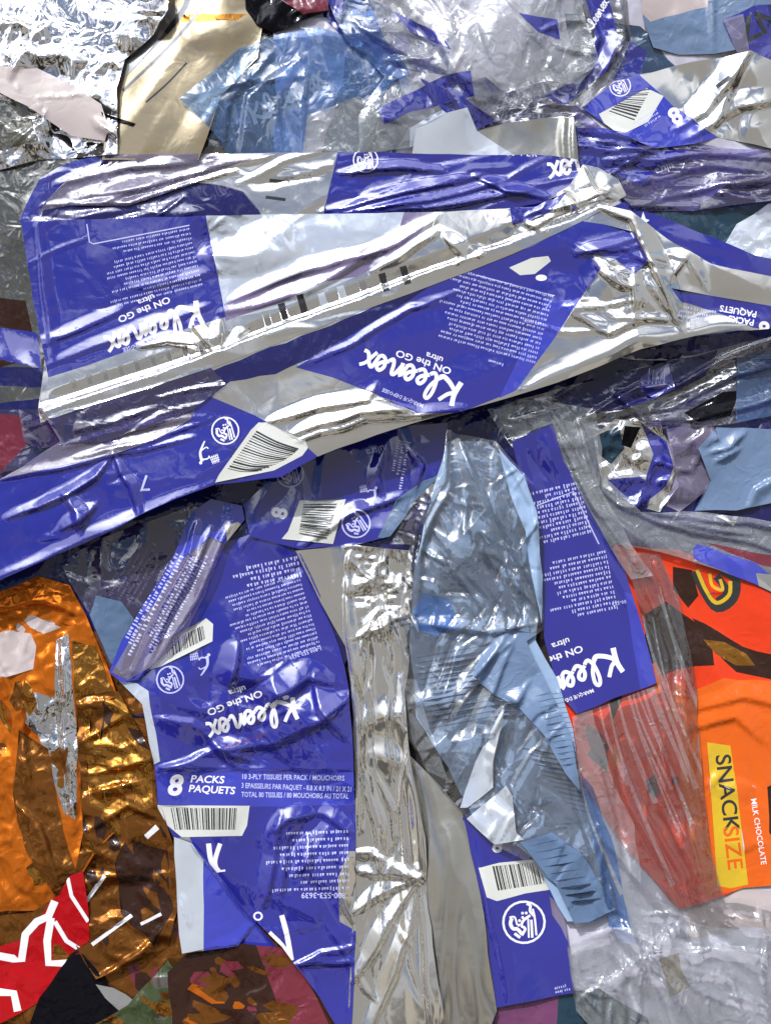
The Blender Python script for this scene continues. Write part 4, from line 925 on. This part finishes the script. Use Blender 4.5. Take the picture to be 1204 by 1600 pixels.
# ------------------------------------------------------------------ the blue tissue in its crackly film, centre
s = Sheet('tissue', 'creased steel blue tissue with embossed lines inside the crackly clear film at the centre', 'tissue',
          [(698, 690), (760, 690), (815, 745), (836, 850), (840, 965), (836, 1000), (870, 1060), (895, 1140), (905, 1230), (944, 1330), (962, 1420), (930, 1440), (886, 1440), (830, 1340), (795, 1310), (740, 1280), (700, 1200), (650, 1120), (640, 1000), (645, 900), (670, 790)], 'wrapped_tissue', 'tissue', gap=6, res=4)
for k in range(26):
    y = 1010+k*8.5; s.reg('embossed_line', 'tissue_pale', *stroke([(650+k*1.5, y+18), (750+k*1.2, y), (800+k*3.5, y-6)], 2, False)) if k < 14 else s.reg('embossed_line', 'tissue_pale', *stroke([(815+(k-14)*7, y+40), (900+(k-14)*5, y+56)], 2, False))
for k in range(15): s.reg('embossed_line', 'tissue_line', *stroke([(852+k*2.5, 1086+k*7.5), (888+k*1.2, 1080+k*8)], 1.0, False))
s.ridges([[(700, 690), (705, 760), (660, 850), (650, 960)], [(720, 740), (730, 820), (770, 880), (840, 950)], [(780, 720), (815, 800), (810, 880), (830, 960)], [(660, 860), (700, 880), (760, 960)], [(640, 960), (700, 985), (780, 985), (835, 975)], [(770, 985), (740, 1060), (810, 1100), (900, 1240)], [(740, 1060), (690, 1130)], [(800, 1110), (830, 1060)]], 6, 13)
s.crumple(50, 8, 60, 1.6, where=(735, 850, 140, 190), mod=.3).crumple(24, 2.4, 60, 1.8, where=(735, 860, 120, 170)).crumple(90, 6, 60, 2).build()

s = Sheet('clear_sleeve', 'crackly clear film stretched over the central blue tissue, with a white torn corner', 'sleeve',
          [(698, 668), (712, 678), (775, 690), (822, 742), (838, 800), (847, 900), (848, 985), (822, 1002), (850, 1060), (892, 1150), (900, 1200), (935, 1290), (962, 1420), (900, 1450), (868, 1380), (812, 1340), (770, 1320), (722, 1272), (668, 1210), (636, 1150), (628, 1060), (622, 970), (640, 850), (610, 850), (640, 790), (690, 740)], 'clear_crisp', 'clear_film', gap=3, res=3.2)
s.patch('tissue_fold', 'tissue_pale', [(738, 1056), (752, 1020), (772, 998), (800, 984), (838, 990), (862, 1040), (893, 1130), (905, 1235), (884, 1210), (850, 1150), (812, 1108), (770, 1085)])
for k in range(13): s.reg('embossed_line', 'tissue_line', *stroke([(836+k*3.4, 1088+k*9), (868+k*2.2, 1080+k*9.5), (886+k*1.4, 1084+k*9)], 1.2, False))
s.patch('tissue_fold', 'wrapped_tissue', [(778, 700), (818, 742), (838, 800), (847, 900), (846, 975), (830, 900), (820, 830), (796, 770)])
s.patch('tissue_fold', 'tissue', [(812, 1316), (862, 1300), (905, 1330), (950, 1400), (962, 1424), (930, 1440), (892, 1444), (864, 1382)])
for k in range(9): s.reg('embossed_line', 'tissue_line', *stroke([(826+k*8, 1322+k*11), (872+k*8.5, 1312+k*11.5)], 1.2, False))
s.patch('tissue_fold', 'sky_film', [(646, 958), (660, 925), (700, 935), (716, 975), (690, 990), (655, 985)], 4)
s.patch('torn_corner', 'pale_film', [(728, 1280), (790, 1228), (800, 1245), (806, 1300), (818, 1312), (772, 1320)], .8)
s.patch('white_fold', 'pale_film', [(778, 1120), (788, 1108), (770, 1190), (770, 1230), (730, 1262), (718, 1262), (742, 1190)])
s.patch('white_fold', 'milky', [(632, 1060), (650, 1062), (672, 1140), (700, 1220), (668, 1205), (640, 1150)])
s.ridges([[(700, 670), (695, 740), (650, 830), (630, 960)], [(775, 695), (830, 790), (842, 980)], [(730, 720), (800, 850), (845, 940)], [(628, 975), (760, 985), (846, 975)], [(790, 990), (700, 1150), (650, 1200)], [(800, 1010), (730, 1180), (700, 1240)], [(720, 1010), (705, 1060), (690, 1100)], [(880, 1150), (900, 1260), (925, 1330), (930, 1430)], [(790, 1110), (772, 1200), (800, 1240), (860, 1290)], [(640, 1100), (720, 1080), (800, 1000)], [(800, 1090), (770, 1150), (650, 1175)], [(720, 690), (760, 800), (700, 860)]], 5, 10)
s.crumple(56, 9, 110, 2, mod=.3).crumple(24, 3.2, 60, 1.8, mod=.8).folds(46, 130, 3, 5, 118, 25).folds(46, 60, 3.2, 3.4, 60, 60, where=(730, 860, 90, 130)).crumple(22, 4, 60, 1.5, where=(735, 860, 100, 130)).build()

s = Sheet('clear_sleeve', 'long clear film in lengthwise creases, running down to the lower right corner', 'sleeve',
          [(975, 860), (1030, 866), (1060, 930), (1085, 1060), (1095, 1200), (1110, 1330), (1130, 1400), (1300, 1430), (1300, 1700), (1010, 1700), (900, 1580), (885, 1480), (950, 1440), (930, 1330), (905, 1220), (893, 1120), (1030, 1070), (1000, 960)], 'clear', 'clear_film', gap=5, res=4)
s.patch('milky_film', 'milky', [(940, 1330), (1000, 1390), (1080, 1440), (1300, 1480), (1300, 1700), (1010, 1700), (900, 1580), (885, 1480), (950, 1440)], 4)
s.patch('torn_film', 'milky', [(893, 1120), (925, 1110), (950, 1200), (990, 1290), (1000, 1380), (940, 1330), (905, 1220)], 3)
s.patch('sky_print', 'sky_film', [(900, 1200), (925, 1230), (960, 1330), (985, 1450), (950, 1450), (930, 1330)], 2)
for k in range(22):
    a_ = s.rng.uniform(0, 1); x_, y_ = 905+130*a_+s.rng.uniform(-8, 8), 1150-240*a_+s.rng.uniform(-20, 60); l_ = s.rng.uniform(120, 330)
    s.reg('white_crease', 'milky', *stroke([(x_, y_), (x_+l_*.10+s.rng.uniform(-6, 6), y_+l_*.4), (x_+l_*.34, y_+l_)], 2.0, w1=s.rng.uniform(3, 9)))
for k in range(14):
    x_, y_ = s.rng.uniform(930, 1150), s.rng.uniform(1430, 1570); l_ = s.rng.uniform(50, 130); q_ = R(s.rng.uniform(-30, 80))
    s.reg('white_crease', 'milky', *stroke([(x_, y_), (x_+math.cos(q_)*l_*.5+5, y_+math.sin(q_)*l_*.5), (x_+math.cos(q_)*l_, y_+math.sin(q_)*l_)], 2.0, w1=s.rng.uniform(3, 10)))
s.ridges([[(990, 880), (1030, 980), (1050, 1100), (1080, 1300), (1120, 1450)], [(1020, 880), (1060, 1000), (1070, 1150), (1100, 1330)], [(1010, 1080), (1040, 1200), (1100, 1400)], [(930, 1110), (980, 1260), (1080, 1420)], [(900, 1180), (950, 1320), (1060, 1450), (1180, 1520)], [(890, 1480), (960, 1450), (1010, 1470), (1100, 1560)], [(1060, 1440), (1020, 1500), (1100, 1620)], [(905, 1560), (1000, 1500), (1120, 1480), (1240, 1500)], [(1130, 1440), (1240, 1460)]], 5.5, 11)
s.crumple(70, 9, 72, 2.6).crumple(30, 4, 70, 2.4, mod=.5).folds(70, 200, 4.5, 5, 72, 16).folds(30, 120, 4, 5, 60, 60, where=(1050, 1500, 170, 90)).build()

s = Sheet('clear_sleeve', 'wispy clear film with frosted creases hanging beside the top of the upright blue band', 'sleeve',
          [(770, 640), (850, 625), (930, 640), (940, 700), (935, 760), (985, 850), (1020, 900), (985, 905), (950, 850), (905, 770), (880, 720), (862, 662), (832, 672), (800, 690)], 'milky', 'clear_film', gap=4, res=3.8)
s.ridges([[(800, 660), (860, 640), (900, 700), (940, 790)], [(850, 640), (880, 690), (930, 800), (1000, 895)], [(900, 640), (920, 720), (960, 820)]], 6, 10)
s.crumple(30, 7, 60, 2.2, mod=.3).crumple(12, 3, 60, 2).build()

# ------------------------------------------------------------------ the long wrapper running across the pile
s = Sheet('tissue_pack_wrapper', 'long blue and silver wrapper running across the pile, just below the topmost flat pack', 'wrapper',
          [(-100, 775), (0, 749), (95, 690), (62, 640), (300, 560), (700, 410), (890, 340), (935, 318), (985, 330), (1045, 375), (1110, 412), (1204, 432), (1300, 440), (1300, 530), (1204, 513), (1110, 520), (1000, 545), (905, 585), (800, 620), (718, 643), (650, 660), (560, 690), (496, 713), (440, 745), (335, 757), (250, 790), (160, 836), (0, 906), (-100, 940)],
          'silver', 'foil_layer', gap=30, res=3.4, follow=40)
s.patch('clear_film', 'lavender', [(-100, 775), (0, 749), (95, 690), (62, 640), (300, 560), (345, 600), (330, 622), (298, 657), (250, 686), (180, 711), (0, 751), (-100, 790)])
s.patch('rim_shade', 'navy', [(80, 665), (200, 622), (350, 572), (470, 525), (560, 490), (700, 435), (800, 400), (800, 425), (700, 455), (560, 520), (500, 556), (430, 585), (360, 597), (330, 620), (300, 640), (200, 660), (110, 690)], 2)  # navy band painted for the shade cast by the rolled edge above
s.reg('blue_print', 'print_blue', [(-110, 778), (0, 749), (180, 709), (250, 684), (298, 655), (312, 618), (330, 620), (400, 650), (470, 690), (497, 714), (440, 746), (335, 758), (250, 791), (160, 837), (0, 908), (-110, 945)])
s.reg('blue_print', 'print_blue', [(462, 574), (520, 540), (700, 430), (830, 385), (905, 345), (940, 350), (990, 362), (1012, 408), (990, 428), (938, 420), (905, 468), (866, 528), (806, 610), (718, 645), (652, 646), (585, 615), (520, 590)])
s.patch('foil_layer', 'silver', [(925, 398), (960, 405), (992, 430), (992, 452), (950, 440)], .8)
s.reg('blue_print', 'print_blue', [(1048, 450), (1110, 462), (1204, 478), (1310, 490), (1310, 535), (1204, 516), (1175, 512), (1130, 492), (1062, 470)])
s.reg('blue_stripe', 'print_blue_light', [(850, 470), (905, 468), (866, 528), (806, 610), (780, 622), (800, 580)])
# silver side, upside down fine print
s.reg('hang_hole', 'label_white', [(795, 418), (830, 403), (856, 400), (860, 408), (835, 428), (812, 430)])
s.reg('hang_hole', 'print_white', circle_pts(845, 434, 9, 5, 14))
s.reg('fine_print', 'print_pale', *greek((864, 462), 195.5, 150, 15, s.rng, -7.6, 3.4, ragged=.12))
s.reg('fine_print', 'print_pale', *greek((786, 568), 196, 26, 1, s.rng, 6, 3.4, ragged=.1))
s.reg('fine_print', 'print_pale', *(stroke([(745, 430), (866, 462), (852, 482)], 1.4, False)))
s.text('ultra', (693, 559), 199, 9.5, bold=.02, sx=1.15)
s.text('ON the GO', (706, 576), 199, 11, bold=.025, sx=1.2)
s.put('wordmark', 'print_white', script_logo(), (724, 598), 198.5, 37)
s.text('MARQUE DEPOSEE', (662, 632), 202, 6, part='fine_print', m='print_pale')
s.text('PACKS', (1178, 500), 190, 10, bold=.03)
s.text('PAQUETS', (1182, 487), 190, 10, bold=.03)
s.text('8', (1202, 505), 190, 24, bold=.05)
s.reg('fine_print', 'print_pale', *greek((1118, 486), 189, 56, 3, s.rng, -7, 4, ragged=.2))
# the lower left strip
s.reg('barcode', 'label_white', [(392, 672), (404, 660), (416, 660), (478, 690), (481, 700), (472, 712), (428, 735), (336, 754), (342, 742)])
s.reg('barcode', 'print_black', *bar_quads((398, 671), (352, 738), (368, 738), (462, 700), 21, s.rng)[:0])
for k in range(17):
    t = k/16; a = (400-44*t, 674+58*t); b = (466-64*t+10*math.sin(t*3), 702+34*t)
    s.reg('barcode', 'print_black', *stroke([a, ((a[0]+b[0])/2, (a[1]+b[1])/2+3), b], s.rng.choice((1.1, 1.3, 2.2, 3.0)), True))
s.text('9 345', (362, 716), -62, 5.5, part='barcode', m='print_black')
s.put('icon', 'print_white', hand_icon(), (352, 673), 168, 22)
s.put('icon', 'print_white', tidy_icon(), (325, 706), -20, 22, mirror=1)
s.text('7', (234, 742), 175, 26, m='print_pale', bold=.0)
# creases
s.ridges([[(10, 812), (60, 795), (108, 772), (150, 745), (172, 722), (178, 710)], [(218, 806), (205, 760), (190, 740), (178, 712)]], 4.5, 8)
s.ridges([[(95, 830), (125, 815), (150, 790)], [(122, 832), (118, 800), (100, 775)]], 4.5, 10).crumple(60, 7, 20, 1.5, where=(120, 780, 130, 60), mod=.3)
s.ridges([[(0, 752), (180, 712), (300, 685)], [(0, 905), (160, 834), (335, 755)]], 3, 9)
s.ridges([[(100, 700), (200, 672), (320, 650)], [(120, 715), (230, 690), (330, 655)]], 2.5, 8)
s.ridges([[(425, 660), (500, 640), (575, 625), (590, 605)], [(575, 625), (640, 640)], [(470, 690), (570, 655), (660, 650), (720, 640)], [(460, 680), (560, 645), (640, 640)]], 4, 10)
s.ridges([[(470, 572), (560, 535), (640, 485), (720, 455)]], 2, 7)
s.ridges([[(820, 608), (905, 570), (1000, 530), (1110, 512), (1180, 505)]], 3, 16, 'round')
s.ridges([[(935, 325), (985, 345), (1010, 400), (1045, 470), (1060, 510)]], 6, 13)
s.ridges([[(990, 420), (992, 505)], [(1040, 400), (1075, 405), (1100, 450)], [(1075, 402), (1050, 430), (1046, 440)], [(890, 490), (950, 520), (1010, 500), (1060, 505)], [(900, 400), (960, 385), (1000, 372)], [(895, 395), (950, 395), (1004, 385)], [(925, 405), (990, 450)], [(930, 420), (975, 450), (990, 450)], [(880, 480), (930, 470), (960, 490)], [(1010, 440), (1040, 480), (1058, 505)]], 2.6, 9)
s.crumple(56, 9, 20, 1.4, where=(980, 440, 150, 80), mod=.3).crumple(20, 2.0, 20, 1.6, where=(960, 440, 120, 70)).crumple(50, 5, 10, 2, where=(1150, 440, 110, 70))
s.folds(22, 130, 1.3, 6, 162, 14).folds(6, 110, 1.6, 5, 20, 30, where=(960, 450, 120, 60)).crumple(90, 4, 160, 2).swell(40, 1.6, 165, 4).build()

s = Sheet('clear_sleeve', 'loose clear film edge sticking out under the rolled silver edge at the left', 'sleeve',
          [(30, 640), (70, 655), (200, 616), (330, 575), (352, 600), (300, 640), (170, 690), (60, 700), (38, 690)], 'purple', 'clear_film', gap=1.5, res=3.6, wobble=3)  # film tinted dark purple for the shade under the rolled edge
s.folds(22, 140, 2, 5, 165, 10).crumple(40, 3, 165, 2).build()

# ------------------------------------------------------------------ the two packs on top
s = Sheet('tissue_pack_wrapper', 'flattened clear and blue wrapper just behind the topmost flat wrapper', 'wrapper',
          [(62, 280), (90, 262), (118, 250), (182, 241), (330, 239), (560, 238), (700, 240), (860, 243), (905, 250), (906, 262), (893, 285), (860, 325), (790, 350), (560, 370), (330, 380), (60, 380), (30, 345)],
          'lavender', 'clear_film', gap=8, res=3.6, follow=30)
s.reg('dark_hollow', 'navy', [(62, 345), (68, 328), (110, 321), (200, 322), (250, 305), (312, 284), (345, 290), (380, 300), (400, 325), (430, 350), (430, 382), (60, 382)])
s.patch('blue_print', 'print_blue_thin', [(28, 350), (62, 278), (90, 262), (118, 250), (182, 240), (150, 262), (105, 282), (75, 310), (62, 330), (66, 384), (28, 384)])
s.patch('foil_layer', 'silver', [(300, 284), (345, 265), (395, 248), (440, 239), (530, 237), (506, 335), (500, 375), (430, 378), (402, 325), (380, 299), (345, 289)])
s.reg('blue_print', 'print_blue', [(528, 236), (910, 240), (910, 262), (860, 330), (790, 352), (495, 378), (506, 330)])
s.reg('ruler_mark', 'print_black', *(stroke([(421, 282), (453, 285)], 6, False)+stroke([(415, 308), (446, 312)], 5, False)))
s.put('icon', 'print_white', hand_icon(), (571, 250), 178, 20)
s.text('10 3-PLY', (665, 236), 3, 14, part='fine_print', m='print_white', bold=.0, spacing=1.3)
s.text('TISSUES PER', (745, 240), 3, 10, part='fine_print', m='print_white', bold=.0, spacing=1.3)
s.put('wordmark', 'print_white', script_logo(), (1000, 225), 168, 34)
s.ridges([[(500, 333), (600, 310), (745, 276)], [(520, 336), (640, 318), (770, 290)], [(560, 338), (700, 320), (830, 300)], [(740, 275), (790, 300), (850, 310)], [(528, 270), (620, 265), (690, 270)]], 4.5, 8)
s.ridges([[(70, 322), (110, 318), (200, 316), (250, 300), (315, 280), (370, 268)]], 3.5, 6)
s.ridges([[(110, 310), (230, 290), (330, 262), (420, 245)], [(90, 290), (200, 262), (330, 250)], [(150, 320), (190, 300), (260, 285)]], 3, 10)
s.ridges([[(245, 338), (290, 305)]], 2, 4)
s.crumple(50, 5, 168, 2.4).folds(34, 130, 1.3, 6, 168, 12).build()

s = Sheet('tissue_pack_wrapper', 'topmost flat wrapper, with a rolled silver edge below its blue panel and ruler marks', 'wrapper',
          [(34, 346), (120, 343), (200, 341), (322, 337), (440, 334), (560, 333), (700, 331), (800, 325), (850, 316), (890, 288), (910, 256), (935, 262), (965, 280), (978, 305), (940, 328), (880, 360), (800, 397), (700, 436), (550, 492), (350, 568), (200, 616), (120, 641), (64, 660), (60, 640), (66, 600), (70, 560), (52, 470)],
          'silver', 'foil_layer', gap=20, res=3.2, follow=45, wobble=.9)
s.patch('clear_window', 'pale_film', [(318, 330), (560, 325), (700, 325), (640, 372), (560, 430), (440, 480), (352, 500), (338, 420)], .8)
s.patch('clear_film', 'mauve_film', [(350, 476), (430, 441), (500, 415), (560, 392), (622, 360), (632, 328), (682, 325), (650, 372), (600, 405), (560, 432), (510, 440), (440, 472), (352, 502)], 1)
s.patch('clear_film', 'mauve_film', [(596, 424), (640, 402), (672, 366), (684, 325), (795, 320), (850, 310), (848, 330), (790, 352), (760, 385), (720, 380), (700, 360), (680, 360), (660, 390), (620, 416)], 1)
s.patch('blue_print', 'print_blue', [(795, 322), (850, 314), (885, 300), (860, 330), (825, 345), (800, 352)])
s.reg('blue_panel', 'print_blue', wob([(30, 344), (120, 341), (200, 339), (321, 334), (328, 370), (340, 430), (353, 495), (290, 514), (200, 548), (140, 570), (76, 590), (70, 560), (50, 470)], 9, .6, 40))
s.reg('fine_print', 'print_pale', *greek((296, 356), 169, 110, 3, s.rng, -7.5, 3.2, ragged=.1))
s.reg('fine_print', 'print_pale', *greek((300, 378), 166, 150, 10, s.rng, -7.4, 3.2, ragged=.45))
s.reg('fine_print', 'print_pale', *stroke([(136, 350), (140, 378), (146, 381), (296, 352)], 1.8, False))
s.text('ultra', (240, 459), 158, 9.5, bold=.02, sx=1.15)
s.text('ON the GO', (264, 463), 158, 10.5, bold=.025, sx=1.2)
s.put('wordmark', 'print_white', script_logo(), (309, 468), 158, 36)
s.text('MARQUE DEPOSEE', (262, 520), 161, 6.5, part='fine_print', m='print_pale')
for (x, y, m) in ((633, 430, 'print_black'), (600, 441, 'print_black'), (568, 450, 'print_grey'), (535, 461, 'pale_film'), (505, 472, 'pale_film'), (472, 474, 'print_black'), (443, 488, 'print_black'), (418, 500, 'print_grey')):
    s.reg('ruler_mark', m, *stroke([(x-4, y-14), (x+4, y+14)], 11, False))
for k in range(9): s.reg('ruler_mark', 'print_grey', *stroke([(112+25*k, 598-7.0*k-9), (117+25*k, 598-7.0*k+9)], 7, False))
# rolled lower edge
for off, a, w in ((0, -8, 42), (2, 2.6, 4), (11, 2.4, 5), (21, 3.2, 6)):
    s.ridge([(62, 657-off), (120, 640-off), (200, 614-off), (350, 566-off), (550, 489-off), (700, 433-off*.8), (800, 394-off*.6), (930, 330-off*.3)], a, w, 'straight')
s.ridges([[(215, 540), (262, 532), (305, 538), (342, 558)], [(345, 500), (342, 556)], [(300, 505), (340, 556)], [(385, 515), (344, 556)]], 4, 8)
s.ridges([[(690, 365), (720, 400), (700, 430)], [(680, 362), (640, 390), (590, 425)], [(760, 385), (740, 410)], [(350, 490), (470, 460), (620, 380), (680, 340)], [(365, 470), (470, 425), (600, 395)]], 3.5, 12)
s.ridges([[(910, 262), (930, 300), (960, 310)], [(850, 330), (900, 320), (950, 300)], [(800, 380), (850, 345), (930, 320)], [(880, 300), (910, 330)], [(820, 350), (870, 370)]], 5, 10)
s.ridges([[(60, 545), (150, 505), (200, 480)], [(75, 575), (180, 530), (330, 480)], [(200, 450), (290, 440), (350, 420)], [(60, 350), (66, 420), (80, 560)]], 1.8, 9)
s.crumple(44, 15, 10, 1.4, where=(385, 375, 95, 60), mod=.3).crumple(20, 4, 10, 1.4, where=(385, 375, 85, 50))
s.crumple(36, 5, 150, 1.6, where=(880, 320, 130, 60), mod=.3).crumple(16, 2.4, where=(870, 330, 120, 60))
s.crumple(110, 4, 158, 2).folds(14, 120, .8, 5, 160, 10).folds(8, 60, 1.6, 5, 90, 60, where=(380, 380, 80, 50)).swell(60, 2.2, 160, 3).build()
print('PILE', PILE.max(), len(bpy.data.objects), sum(len(m.vertices) for m in bpy.data.meshes))
